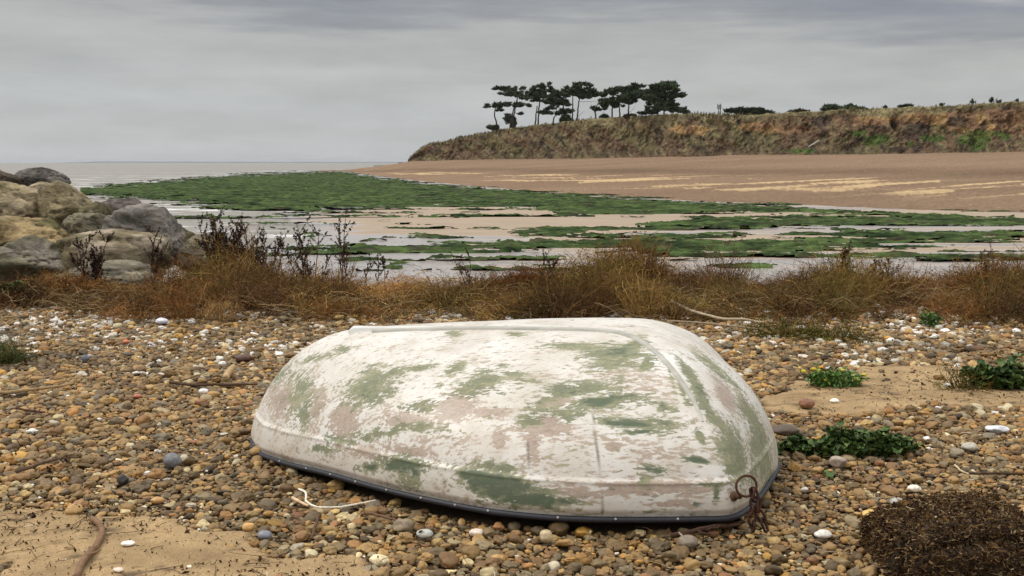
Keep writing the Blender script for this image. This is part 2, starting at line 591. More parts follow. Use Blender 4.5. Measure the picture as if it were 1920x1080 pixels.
def mat_hull():
    m, nt, b = mat_new('worn_gelcoat')
    L = nt.links.new
    g = N(nt, 'ShaderNodeNewGeometry')
    gr, pk, endw, crk, low_beige = (attr(nt, k) for k in ('green', 'pink', 'endw', 'crack', 'low_beige'))   # wear surveyed from the boat; the last is a beige tint growing downwards

    def streak(scale, stretch_a, stretch_b, detail, loc=(0, 0, 0)):
        outs = []
        for s, rot in ((stretch_a, (0, 0, .12)), (stretch_b, (0, .95, 0))):
            mp = N(nt, 'ShaderNodeMapping')
            mp.inputs['Scale'].default_value = s
            mp.inputs['Rotation'].default_value = rot
            mp.inputs['Location'].default_value = loc
            L(g.outputs['Position'], mp.inputs[0])
            q = N(nt, 'ShaderNodeTexNoise', i_Scale=scale, i_Detail=detail, i_Roughness=.66)
            q.inputs['Distortion'].default_value = .35
            L(mp.outputs[0], q.inputs['Vector'])
            outs.append(q.outputs[0])
        mx = N(nt, 'ShaderNodeMix', data_type='FLOAT')
        L(endw.outputs['Fac'], mx.inputs[0]); L(outs[0], mx.inputs[2]); L(outs[1], mx.inputs[3])
        return mx.outputs[0]

    s1 = streak(6.5, (1.5, 3.2, 3.8), (1.2, 4.5, 5.0), 9.0)
    s2 = streak(24.0, (1.3, 3.4, 3.8), (1.0, 5.0, 5.5), 8.0, (3, 1, 2))
    s3 = streak(4.5, (1.2, 3.4, 3.8), (1.0, 4.5, 5.0), 8.0, (7, 5, 1))

    def patch(att, base, gain1, gain2, lo, hi, s_a, s_b):
        x = N(nt, 'ShaderNodeMath', operation='MULTIPLY_ADD', i_1=gain1, i_2=-gain1 * .5 + base)
        L(s_a, x.inputs[0])
        y = N(nt, 'ShaderNodeMath', operation='MULTIPLY_ADD', i_1=gain2, i_2=-gain2 * .5)
        L(s_b, y.inputs[0])
        z = N(nt, 'ShaderNodeMath', operation='ADD')
        L(x.outputs[0], z.inputs[0]); L(y.outputs[0], z.inputs[1])
        w = N(nt, 'ShaderNodeMath', operation='ADD')
        L(z.outputs[0], w.inputs[0]); L(att.outputs['Fac'], w.inputs[1])
        r = N(nt, 'ShaderNodeMapRange', i_1=lo, i_2=hi)
        L(w.outputs[0], r.inputs[0])
        return r.outputs[0]

    mg = patch(gr, 0.0, 2.3, 2.6, .38, .52, s1, s2)
    mf = patch(gr, 0.06, 1.9, 2.6, .24, .84, s3, s2)
    mp_ = patch(pk, 0.06, 2.1, 3.0, .27, .46, s3, s2)
    md = patch(low_beige, 0.0, 1.7, 1.8, .22, .95, s3, s2)
    # white gelcoat with faint warm chalking
    n = N(nt, 'ShaderNodeTexNoise', i_Scale=4.5, i_Detail=9.0, i_Roughness=.65)
    L(g.outputs['Position'], n.inputs['Vector'])
    wr = ramp(nt, [(.3, (.50, .435, .355)), (.5, (.64, .595, .525)), (.72, (.75, .72, .67))])
    L(n.outputs[0], wr.inputs[0])

    def over(base, col, fac, k=1.0):
        mx = N(nt, 'ShaderNodeMix', data_type='RGBA')
        if k != 1.0:
            q = N(nt, 'ShaderNodeMath', operation='MULTIPLY', i_1=k)
            L(fac, q.inputs[0]); fac = q.outputs[0]
        L(fac, mx.inputs[0]); L(base, mx.inputs[6])
        if isinstance(col, tuple):
            mx.inputs[7].default_value = (*col, 1)
        else:
            L(col, mx.inputs[7])
        return mx.outputs[2]

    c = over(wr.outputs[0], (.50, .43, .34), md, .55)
    pr = ramp(nt, [(.36, (.225, .145, .100)), (.6, (.42, .305, .225))])
    L(s2, pr.inputs[0])
    c = over(c, pr.outputs[0], mp_, .85)
    c = over(c, (.37, .325, .225), mf, .75)
    gc = ramp(nt, [(.34, (.085, .105, .058)), (.5, (.190, .195, .108)), (.64, (.37, .345, .21))])
    gmx = N(nt, 'ShaderNodeMath', operation='MULTIPLY_ADD', i_1=.6)
    L(s2, gmx.inputs[0])
    gm2 = N(nt, 'ShaderNodeMath', operation='MULTIPLY', i_1=.4)
    L(s3, gm2.inputs[0]); L(gm2.outputs[0], gmx.inputs[2])
    L(gmx.outputs[0], gc.inputs[0])
    c = over(c, gc.outputs[0], mg, .93)
    dp = attr(nt, 'deep')
    mdp = patch(dp, 0.0, 2.2, 2.2, .40, .70, s3, s1)
    c = over(c, (.070, .100, .060), mdp, .80)
    c = over(c, (.14, .11, .08), crk.outputs['Fac'], .85)
    scr = streak(26.0, (.55, 4.5, 5.0), (.5, 6.0, 6.5), 4.0, (1, 8, 4))
    sm_ = N(nt, 'ShaderNodeMapRange', i_1=.62, i_2=.70, i_3=0.0, i_4=.55)
    L(scr, sm_.inputs[0])
    c = over(c, (.26, .225, .155), sm_.outputs[0])
    # specks of old paint
    n5 = N(nt, 'ShaderNodeTexNoise', i_Scale=120.0, i_Detail=3.0)
    L(g.outputs['Position'], n5.inputs['Vector'])
    sp = N(nt, 'ShaderNodeMapRange', i_1=.68, i_2=.74, i_3=0.0, i_4=.5)
    L(n5.outputs[0], sp.inputs[0])
    c = over(c, (.25, .24, .17), sp.outputs[0])
    L(c, b.inputs['Base Color'])
    rr = N(nt, 'ShaderNodeMapRange', i_1=0.0, i_2=1.0, i_3=.42, i_4=.7)
    L(mg, rr.inputs[0]); L(rr.outputs[0], b.inputs['Roughness'])
    b.inputs['Specular IOR Level'].default_value = .4
    bp = N(nt, 'ShaderNodeBump', i_Strength=.25, i_Distance=.004)
    bp.invert = True
    L(mg, bp.inputs['Height']); L(bp.outputs[0], b.inputs['Normal'])
    return m


M['hull'] = mat_hull()

# ------------------------------------------------------------------ ground of the shingle berm
SAND = [[(-60, 968), (120, 944), (300, 956), (430, 976), (520, 985), (520, 1020), (560, 1050), (720, 1045), (760, 1062), (740, 1110), (-60, 1110)],
        [(1425, 738), (1500, 708), (1640, 682), (1780, 688), (1990, 692), (1990, 752), (1800, 760), (1700, 774), (1600, 780), (1450, 778)]]


def in_poly(px, py, poly):
    poly = np.array(poly, float)
    ins = np.zeros(np.shape(px), bool)
    j = len(poly) - 1
    for i in range(len(poly)):
        xi, yi = poly[i]; xj, yj = poly[j]
        c = ((yi > py) != (yj > py)) & (px < (xj - xi) * (py - yi) / (yj - yi + 1e-12) + xi)
        ins ^= c
        j = i
    return ins


SAND_W = [np.array([at_z(*p, 0.0)[:2] for p in poly]) for poly in SAND]


def sand_mask(x, y):
    """1 on the bare sand, worked out on the ground plan."""
    jit = (fbm(xyz(x * 3.0, y * 3.0), 4, 5) - .5)
    jit2 = (fbm(xyz(x * 3.0 + 9, y * 3.0), 4, 6) - .5)
    xx, yy = x + jit * .5, y + jit2 * .5
    m = np.zeros(np.shape(x), bool)
    for p in SAND_W:
        m |= in_poly(xx, yy, p)
    return m


def ground_z(x, y):
    x = np.asarray(x, float); y = np.asarray(y, float)
    z = .05 * (fbm(xyz(x * .7, y * .7), 3, 21) - .5) * sstep(1.5, 4, np.hypot(x, y - 4.3))
    z = z - sstep(9.4, 18.0, y) * 2.7 - .02 * np.maximum(y - 8.6, 0)
    z = z + .04 * sstep(7.2, 8.6, y)
    z = z + .50 * np.exp(-((x + 6.4) / 2.4) ** 2 - ((y - 13.4) / 1.9) ** 2)
    return z


def make_ground():
    ys = np.concatenate([np.linspace(.2, 2.4, 12), 2.4 * (26 / 2.4) ** np.linspace(0, 1, 420)[1:]])
    u = np.linspace(-1, 1, 330)
    Y = ys[:, None] + 0 * u[None, :]
    X = u[None, :] * (.80 * Y + 1.6)
    Z = ground_z(X, Y)
    sm = sand_mask(X, Y).astype(float)
    Z = Z + .020 * (fbm(xyz(X * 5, Y * 8), 5, 31, .6) - .5) - .012 * (1 - sm)
    dark = fbm(xyz(X * 2.2, Y * 2.2), 5, 44)
    peb = np.array([.125, .086, .050])[None, None] * (.6 + .8 * dark[..., None])
    sand = np.array([.43, .292, .150])[None, None] * (.62 + .76 * fbm(xyz(X * 2.0, Y * 5), 6, 45, .65)[..., None])
    # dark weed litter strewn on the sand
    lit = sstep(.60, .68, fbm(xyz(X * 9, Y * 18.0), 6, 46, .65) * .6 + .4 * fbm(xyz(X * 2, Y * 4.0), 4, 47))[..., None] * .8
    sand = sand * (1 - lit) + np.array([.085, .062, .040]) * lit
    C = sand * sm[..., None] + peb * (1 - sm[..., None])
    soil = sstep(7.6, 8.2, Y)[..., None]
    C = C * (1 - soil) + np.array([.060, .042, .026]) * soil
    V = np.stack([X, Y, Z], -1).reshape(-1, 3)
    me = mesh_from('ground', V, np.zeros((0, 3)), grid_faces(len(ys), len(u)), {'col': C.reshape(-1, 3)})
    o = link('ground', me, M['ground'])
    tag(o, kind='structure')


make_ground()

# ------------------------------------------------------------------ tidal flats, sea and far shore
FLAT_Z = -2.0
SEA_Z = -2.05


def yline(pts, px):
    p = np.array(pts, float)
    return np.interp(px, p[:, 0], p[:, 1])


TOE = [(560, 321), (640, 320), (700, 330), (760, 338), (900, 352), (1000, 362), (1160, 372), (1330, 383), (1500, 388), (1640, 396), (1920, 405), (2300, 415)]
CREST = [(560, 320), (640, 319), (700, 313), (770, 303), (900, 299), (1100, 297), (1300, 293), (1500, 290), (1700, 288), (1920, 284), (2300, 279)]


def make_flats():
    ys = 14.0 * (460 / 14.0) ** np.linspace(0, 1, 420)
    u = np.linspace(-1, 1, 420)
    Y = ys[:, None] + 0 * u[None, :]
    X = u[None, :] * (.74 * Y + 4)
    px, py = project(np.stack([X, Y, np.full_like(X, FLAT_Z)], -1))
    n = fbm(xyz(X * .05, Y * .11), 5, 61) - .5
    # the sea comes in on the left: shoreline in plan
    shore = px - yline([(300, 760), (375, 560), (395, 640), (430, 640), (470, 560), (520, 520), (900, 500)], py) if False else None
    sx = np.interp(py, [300, 318, 330, 345, 372, 395, 415, 440, 480, 560], [640, 600, 430, 300, 480, 640, 650, 640, 560, 480])
    side = (px - sx) / 260.0 + n * .8
    Z = FLAT_Z + np.clip(side, -1.0, 0.2) * .16
    dry = np.zeros_like(X)
    for (x0, x1, y0, y1, a) in [(690, 1120, 393, 440, .62), (960, 2000, 442, 456, .42), (1250, 1900, 398, 416, .45), (900, 1200, 452, 462, .40), (1280, 2000, 466, 474, .2)]:
        d = np.minimum(np.minimum(px - x0, x1 - px) / 220.0, np.minimum(py - y0, y1 - py) / 7.0) + n * 2.2
        dry = np.maximum(dry, a * np.clip(d + .6, 0, 1))
    wet = .78 - .20 * sstep(640, 880, px) - dry
    V = np.stack([X, Y, Z], -1).reshape(-1, 3)
    me = mesh_from('tidal_flats', V, np.zeros((0, 3)), grid_faces(len(ys), len(u)), {'wet': wet.ravel()})
    tag(link('tidal_flats', me, M['flats']), kind='structure')
    # the sea
    ys = np.array([14, 40, 100, 250, 500, 1000, 3000, 8000, 20000, 40000.0])
    u = np.linspace(-1, 1, 9)
    Y = ys[:, None] + 0 * u[None, :]
    X = u[None, :] * (.9 * Y + 40)
    V = np.stack([X, Y, np.full_like(X, SEA_Z)], -1).reshape(-1, 3)
    me = mesh_from('sea', V, np.zeros((0, 3)), grid_faces(len(ys), len(u)))
    tag(link('sea', me, M['sea']), kind='structure')


make_flats()


def make_far_shore():
    D = 9000.0
    xs = np.linspace(at_y(95, 305, D)[0], at_y(745, 305, D)[0], 240)
    t = np.linspace(0, 1, 240)
    top = 1.0 + 11.0 * sstep(0, .10, t) * (1 - .45 * t) + 5 * (fbm(xyz(t * 14, t * 0), 4, 3) - .4)
    tw = np.abs(xs - at_y(132, 300, D)[0]) < 25
    V = []
    for j, (yy, k) in enumerate(((D, 0.0), (D + 60, .7), (D + 400, 1.0), (D + 900, 0.0))):
        z = SEA_Z - 1 + (top - SEA_Z + 1) * k
        V.append(np.stack([xs, np.full_like(xs, yy), z], -1))
    V = np.concatenate(V)
    me = mesh_from('far_shore', V, np.zeros((0, 3)), grid_faces(4, 240), {'col': np.tile([.16, .17, .17], (len(V), 1))})
    tag(link('far_shore', me, M['bark']), kind='structure')


make_far_shore()

# ------------------------------------------------------------------ seaweed beds
BED = [(150, 352), (230, 346), (330, 338), (450, 328), (560, 322.5), (640, 320.5), (700, 332), (800, 345), (900, 353), (1000, 362), (1100, 366), (1160, 370), (1330, 381),
       (1480, 385), (1560, 394), (1640, 398), (1760, 404), (1950, 411), (1950, 428), (1750, 422), (1650, 407), (1500, 399), (1330, 402), (1240, 405), (1150, 410), (1050, 406),
       (1000, 392), (900, 390), (760, 392), (640, 395), (500, 393), (420, 384), (330, 377), (160, 366)]
STRIPS = [
    ([(1000, 444), (1100, 446), (1220, 443), (1380, 446)], 2), ([(1300, 437), (1500, 439), (1700, 436), (1920, 437)], 3), ([(620, 467), (760, 462), (900, 456)], 3), ([(1080, 471), (1300, 470), (1500, 468), (1800, 462)], 3),
    ([(1420, 484), (1600, 483), (1800, 478), (1950, 476)], 4), ([(690, 484), (800, 482), (930, 478)], 3), ([(960, 437), (1050, 433), (1150, 431), (1300, 428), (1480, 426)], 5),
    ([(1180, 427), (1300, 422), (1450, 420), (1600, 415), (1750, 418), (1950, 422)], 8),
    ([(1270, 412), (1400, 408), (1500, 410), (1620, 407)], 4),
    ([(950, 464), (1000, 460), (1120, 459), (1275, 461), (1460, 460), (1610, 455), (1770, 447), (1950, 446)], 9),
    ([(620, 456), (700, 452), (790, 448), (868, 449)], 5),
    ([(705, 433), (760, 430), (800, 431)], 5), ([(740, 421), (800, 422), (850, 420)], 2),
    ([(600, 478), (660, 474), (726, 471), (781, 471), (850, 467), (920, 462), (1000, 463), (1060, 466)], 8),
    ([(600, 494), (680, 492), (760, 496), (836, 492), (920, 488), (1010, 486), (1080, 484)], 6),
    ([(1150, 480), (1275, 480), (1360, 479), (1460, 479), (1580, 476)], 4),
    ([(1700, 492), (1760, 489), (1840, 487), (1950, 486)], 6), ([(1560, 490), (1640, 488)], 2),
    ([(860, 506), (940, 504), (1010, 502), (1090, 504)], 5),
    ([(640, 508), (720, 505), (800, 507)], 4),
    ([(340, 383), (450, 388), (520, 392)], 3), ([(560, 399), (640, 398)], 2),
    ([(560, 444), (610, 443)], 3), ([(870, 399), (920, 397)], 2), ([(860, 408), (900, 407)], 2),
    ([(1500, 432), (1640, 433), (1750, 430)], 3), ([(1300, 497), (1400, 494), (1500, 496)], 3),
]


def weed_field(X, Y):
    px, py = project(np.stack([X, Y, np.full_like(X, FLAT_Z)], -1))
    dd = 3.2 * FPX / np.maximum(Y, 1)                # pixels below the horizon
    n = fbm(xyz(X * .16, Y * .30), 5, 71) - .5
    n2 = fbm(xyz(X * .7, Y * 1.1), 4, 72) - .5
    f = np.full_like(X, -9.0)
    p = np.array(BED, float)
    top = np.interp(px, p[:18, 0], p[:18, 1], left=-1e3, right=411)
    bot = np.interp(px, p[18:, 0][::-1], p[18:, 1][::-1], left=366, right=428)
    d = np.minimum(py - top, bot - py)
    d = np.where(px < 150, -9, d)
    f = np.maximum(f, d / 4.0 + .1)
    for pts, th in STRIPS:
        q = np.array(pts, float)
        c = np.interp(px, q[:, 0], q[:, 1])
        e = np.minimum(px - q[0, 0], q[-1, 0] - px)
        tt = th * np.clip(e / 60.0 + .05, -1, 1)
        f = np.maximum(f, (tt - np.abs(py - c)) / 4.0)
    n3 = fbm(xyz(X * .10, Y * .95 + X * .03), 5, 73, .6) - .5
    f = f * .8 + n * 2.2 + n2 * 1.8 + n3 * 5.6 - .10
    return f


def make_weed():
    ys = 24.0 * (440 / 24.0) ** np.linspace(0, 1, 760)
    u = np.linspace(-1, 1, 1300)
    Y = ys[:, None] + 0 * u[None, :]
    X = u[None, :] * (.56 * Y + 2)
    f = weed_field(X, Y)
    h = fbm(xyz(X * .9, Y * 2.2), 5, 81, .65)
    h2 = fbm(xyz(X * .35, Y * .7), 3, 82)
    Z = FLAT_Z + .04 + np.clip(f, -.5, 1.0) * .05 + (h - .5) * .42 + (h2 - .5) * .12
    keep = f > 0
    Fq = grid_faces(len(ys), len(u))
    kf = keep.ravel()[Fq].all(1)
    Fq = Fq[kf]
    used = np.unique(Fq)
    remap = np.full(len(kf) + len(ys) * len(u), -1)
    remap[used] = np.arange(len(used))
    V = np.stack([X, Y, Z], -1).reshape(-1, 3)[used]
    t = fbm(xyz(X * .5, Y * 1.2), 5, 83).ravel()[used][:, None]
    t2 = fbm(xyz(X * 2.1, Y * 3.0), 4, 84).ravel()[used][:, None]
    g0, g1 = np.array([.020, .036, .014]), np.array([.084, .122, .040])
    C = g0 + (g1 - g0) * sstep(.32, .68, t * .55 + t2 * .45)
    br = sstep(.62, .72, fbm(xyz(X * .9, Y * 2.0), 4, 85).ravel()[used])[:, None]
    C = C * (1 - br * .75) + np.array([.055, .040, .030]) * br * .75
    me = mesh_from('seaweed', V, np.zeros((0, 3)), remap[Fq], {'col': C})
    o = link('seaweed', me, M['weed'])
    tag(o, 'dark green seaweed spread in beds and strips over the wet flats', 'seaweed', kind='stuff')


make_weed()

# ------------------------------------------------------------------ shingle bank and cliff
CLIFF_D = [(640, 400), (770, 362), (900, 325), (1100, 275), (1300, 245), (1500, 222), (1700, 205), (1920, 190), (2300, 170)]


def cd(px):
    return np.interp(px, [p[0] for p in CLIFF_D], [p[1] for p in CLIFF_D])


def make_bank():
    pxs = np.concatenate([np.linspace(600, 1000, 260), np.linspace(1000, 2250, 620)[1:]])
    nv = 110
    toe = np.array([at_z(p, yline(TOE, p), FLAT_Z - .05) for p in pxs])
    cre = np.array([at_y(p, yline(CREST, p), cd(p)) for p in pxs])
    toe = np.where((toe[:, 1] > cre[:, 1] - 1)[:, None], cre * [1, 1, 0] + [0, -1, FLAT_Z - .05], toe)
    v = np.linspace(0, 1.06, nv)
    prof = np.interp(v, [0, .35, .7, .9, 1.0, 1.06], [0, .30, .72, .95, 1.0, 1.0])
    P = toe[None] + (cre - toe)[None] * v[:, None, None]
    P[..., 2] = toe[None, :, 2] + (cre - toe)[None, :, 2] * prof[:, None]
    nz = fbm(P * [.06, .12, 0] + 3, 4, 91) - .5
    nz2 = fbm(P * [.8, .8, 0], 3, 92) - .5
    P[..., 2] += nz * .5 * np.minimum(1, v / .2)[:, None] + nz2 * .10
    base = np.array([.250, .166, .108])
    n1 = fbm(P * [.05, .16, 0], 5, 93)[..., None]
    n2 = fbm(P * [1.1, 2.2, 0], 4, 94)[..., None]
    C = base * (.72 + .38 * n1 + .26 * n2)
    darkband = np.exp(-((v - .45) / .07) ** 2)[:, None, None] * .28
    C = C * (1 - darkband)
    # drifts of pale sand, elongated and slightly oblique to the bank
    U = pxs[None, :] + 0 * v[:, None]
    Vv = v[:, None] + 0 * pxs[None, :]
    off = Vv * 30.0 - U * .0150
    st = fbm(np.stack([U * .0070, off * 1.5, 0 * U], -1), 5, 95)
    band = np.exp(-((Vv - .285) / .075) ** 2) + .55 * np.exp(-((Vv - .16) / .045) ** 2)
    s = sstep(.46, .54, st + .19 * band - .19 + .06 * (n2[..., 0] - .5)) * np.clip(band * 1.5, 0, 1)
    s = s[..., None] * sstep(690, 800, U)[..., None]
    C = C * (1 - s) + np.array([.56, .40, .22]) * (.8 + .4 * n2) * s
    me = mesh_from('shingle_bank', P.reshape(-1, 3), np.zeros((0, 3)), grid_faces(nv, len(pxs)), {'col': C.reshape(-1, 3)})
    tag(link('shingle_bank', me, M['bank']), kind='structure')


make_bank()

CTOP = [(764, 300), (775, 290), (790, 277), (805, 270), (830, 268), (860, 258), (900, 252), (940, 243), (1000, 236), (1060, 229), (1120, 222), (1180, 218), (1240, 215),
        (1300, 214), (1400, 216), (1450, 214), (1520, 209), (1600, 206), (1700, 202), (1800, 198), (1920, 192), (2100, 186), (2300, 180)]
CBASE = [(764, 303), (800, 300), (900, 298), (1100, 296), (1300, 292), (1500, 289), (1700, 287), (1920, 284), (2300, 279)]


def blob(px, py, L):
    s = np.zeros_like(px)
    for (cx, cy, rx, ry, a) in L:
        s = np.maximum(s, a * np.exp(-((px - cx) / rx) ** 2 - ((py - cy) / ry) ** 2))
    return s


def make_cliff():
    pxs = np.concatenate([np.linspace(764, 1000, 330), np.linspace(1000, 2250, 1000)[1:]])
    nv, nt_ = 90, 26
    B = np.array([at_y(p, yline(CBASE, p), cd(p) - 1.5) for p in pxs]); B[:, 2] -= 1.2
    T = np.array([at_y(p, yline(CTOP, p), cd(p) + 5) for p in pxs])
    v = np.linspace(0, 1, nv)
    prof = v ** 1.0
    P = B[None] + (T - B)[None] * v[:, None, None]
    # face profile: talus slope below, steeper earth above
    run = np.interp(v, [0, .45, .8, .93, 1], [0, .62, .86, .93, 1.0])
    P[..., 0] = B[None, :, 0] + (T - B)[None, :, 0] * run[:, None]
    P[..., 1] = B[None, :, 1] + (T - B)[None, :, 1] * run[:, None]
    # plateau running back from the edge
    w = np.linspace(0, 1, nt_)[1:]
    back = []
    for q in w:
        R = T.copy()
        R[:, 1] += q ** 1.6 * 130
        R[:, 0] *= R[:, 1] / T[:, 1] * .15 + .85
        R[:, 2] += .10 * math.sin(q * 3.1) * 2 - 3.5 * q * q
        back.append(R)
    P = np.concatenate([P, np.array(back)])
    vv = np.concatenate([v, 1 + w])[:, None] + 0 * pxs[None]
    face = (vv <= 1).astype(float)
    S = np.stack([pxs[None] * .05 + 0 * vv + vv * 2.2, vv * 2.0, 0 * vv], -1)
    gul = fbm(S * [.7, 1.0, 1], 4, 101) - .5
    n1 = fbm(P * .28, 5, 102, .6) - .5
    n2 = fbm(P * 1.1, 4, 103, .6) - .5
    amp = np.sin(np.clip(vv, 0, 1) * math.pi * .75 + .2) * face
    P[..., 1] -= amp * (gul * 6.0 + n1 * 4.2 + n2 * 1.3)
    P[..., 2] += amp * (n1 * .9 + n2 * .5) + (1 - face) * (n1 * 1.3 + n2 * .5)
    px, py = project(P)
    h = np.clip(vv, 0, 1)
    c1 = fbm(np.stack([pxs[None] * .045 + vv * 2.8, vv * 3.2, 0 * vv], -1), 5, 104)
    c2 = fbm(P * .9, 4, 105)
    brown = np.array([.175, .115, .070]); olive = np.array([.175, .145, .075]); dark = np.array([.062, .046, .038])
    straw = np.array([.27, .225, .125]); ochre = np.array([.40, .255, .115]); rust = np.array([.24, .145, .085]); green = np.array([.085, .145, .035])
    C = brown + (olive - brown) * sstep(.42, .62, c1)[..., None]
    dk = sstep(.56, .70, fbm(np.stack([pxs[None] * .09 + vv * 4.0, vv * 4.5, 0 * vv + 7], -1), 4, 106))[..., None]
    low = sstep(.62, .20, h + (c1 - .5) * .7)[..., None] * .55
    dk = np.maximum(dk, low * sstep(.40, .58, c2)[..., None])
    C = C * (1 - dk * .85) + dark * 1.15 * dk * .85
    st = sstep(.54, .68, fbm(np.stack([pxs[None] * .16 + vv * 6.0, vv * 5.0, 0 * vv + 3], -1), 4, 107))[..., None]
    C = C * (1 - st * .5) + straw * st * .5
    # bare earth near the top
    e = blob(px, py, [(1880, 222, 120, 19, 1.2), (1730, 222, 80, 15, 1.05), (1640, 226, 60, 12, .85), (1430, 238, 46, 12, 1.0), (1290, 243, 40, 12, .95), (1480, 243, 60, 11, .85), (1850, 242, 130, 22, .7), (1560, 225, 80, 10, .6), (1200, 240, 80, 10, .45)])
    e = sstep(.38, .56, e + (c2 - .5) * .9)[..., None] * face[..., None]
    C = C * (1 - e) + (rust + (ochre - rust) * sstep(.4, .62, c1)[..., None]) * e
    g = blob(px, py, [(1830, 262, 34, 20, 1.2), (1880, 255, 22, 10, .9), (1750, 258, 36, 9, .8), (1640, 262, 40, 16, .9), (1610, 250, 30, 7, .9), (1500, 283, 40, 6, .9), (1700, 270, 50, 14, .5)])
    g = sstep(.42, .66, g + (c2 - .5) * .9)[..., None] * face[..., None]
    C = C * (1 - g * .8) + green * .85 * (.5 + .9 * c2[..., None]) * g * .8
    d = blob(px, py, [(1795, 228, 20, 12, 1.3), (1720, 240, 28, 14, 1.1), (1540, 226, 26, 14, 1.0), (1685, 280, 22, 8, 1.0), (1610, 262, 18, 7, .9), (1720, 278, 14, 9, 1), (1845, 232, 12, 16, .8)])
    d = sstep(.40, .7, d + (c2 - .5) * .7)[..., None] * face[..., None]
    C = C * (1 - d * .85) + dark * 1.1 * d * .85
    # grass on the lip and plateau
    lip = (sstep(.85, .93, h + (c2 - .5) * .16 + (c1 - .5) * .25))[..., None]
    C = C * (1 - lip) + (straw * .75 + olive * .35) * (.5 + .9 * c1[..., None]) * lip
    me = mesh_from('cliff', P.reshape(-1, 3), np.zeros((0, 3)), grid_faces(P.shape[0], len(pxs)), {'col': C.reshape(-1, 3)})
    tag(link('cliff', me, M['cliff']), kind='structure')
    return P, nv, pxs


CL, CLNV, CLPX = make_cliff()


def make_cliff_growth():
    """Rough grass and low scrub along the lip and over the face: short bent blades."""
    nP = 9000
    r = rng.random(nP)
    rows = np.where(r < .72, rng.integers(CLNV - 8, CLNV + 6, nP), rng.integers(4, CLNV - 6, nP))
    cols = rng.integers(2, len(CLPX) - 3, nP)
    b = CL[rows, cols] + rng.normal(0, .25, (nP, 3)) * [1, 1, .2]
    h = np.where(rows > CLNV - 9, rng.uniform(.15, .55, nP), rng.uniform(.2, .6, nP))
    h *= .45 + 1.1 * sstep(.35, .65, fbm(b * [.12, .12, 0], 3, 111))
    wd = h * rng.uniform(.10, .22, nP)
    a = rng.uniform(0, 6.28, nP)
    s = np.stack([np.cos(a), np.sin(a), 0 * a], -1)
    lean = rng.normal(0, .3, (nP, 2)) + [.25, -.25]
    V = np.empty((nP, 4, 3))
    V[:, 0] = b - s * wd[:, None] - [0, 0, .2]
    V[:, 1] = b + s * wd[:, None] - [0, 0, .2]
    mid = b + np.stack([lean[:, 0] * h * .5, lean[:, 1] * h * .5, h * .65], -1)
    V[:, 2] = mid + s * wd[:, None] * .8
    V[:, 3] = b + np.stack([lean[:, 0] * h, lean[:, 1] * h, h], -1) - s * wd[:, None] * .3
    pal = np.array([[.20, .165, .085], [.16, .14, .07], [.25, .20, .11], [.11, .08, .055], [.09, .10, .045]])
    C = pal[rng.integers(0, 5, nP)] * rng.uniform(.7, 1.2, (nP, 1))
    C = np.repeat(C, 4, 0)
    F = np.arange(nP * 4).reshape(-1, 4)
    me = mesh_from('cliff_grass', V.reshape(-1, 3), np.zeros((0, 3)), F, {'col': C}, False)
    tag(link('cliff_grass', me, M['scrub']), 'rough dry grass and scrub growing over the cliff face and lip', 'grass', kind='stuff')


make_cliff_growth()


def ctop(px, extra=4.0):
    p = at_y(px, yline(CTOP, px), cd(px) + 5)
    return p


# ------------------------------------------------------------------ pines on the cliff
def pad_tufts(mb, c, rx, ry, rz, n, size, cols):
    """Needle tufts spread through a flattened foliage pad."""
    d = rng.normal(0, 1, (n, 3)); d /= np.linalg.norm(d, axis=1, keepdims=True)
    rad = rng.random(n) ** .45
    P = c + d * rad[:, None] * [rx, ry, rz]
    P[:, 2] += rng.normal(0, rz * .18, n)
    m = 3
    base = np.repeat(P, m, 0)
    k = len(base)
    ax = rng.normal(0, 1, (k, 3)); ax[:, 2] = np.abs(ax[:, 2]) * .6 + .12
    ax /= np.linalg.norm(ax, axis=1, keepdims=True)
    sd = np.cross(ax, rng.normal(0, 1, (k, 3))); sd /= np.linalg.norm(sd, axis=1, keepdims=True) + 1e-9
    L = size * rng.uniform(.6, 1.4, (k, 1))
    V = np.empty((k, 3, 3))
    V[:, 0] = base - sd * L * .30
    V[:, 1] = base + sd * L * .30
    V[:, 2] = base + ax * L
    C = cols[rng.integers(0, len(cols), n)] * rng.uniform(.7, 1.25, (n, 1))
    mb.add(V.reshape(-1, 3), np.arange(k * 3).reshape(-1, 3), np.repeat(np.repeat(C, m, 0), 3, 0))


NEED = np.array([[.055, .080, .046], [.078, .108, .054], [.044, .062, .042], [.098, .125, .060]])


def zp(zx, zy):
    return 740 + zx / 3.2, 130 + zy / 3.2


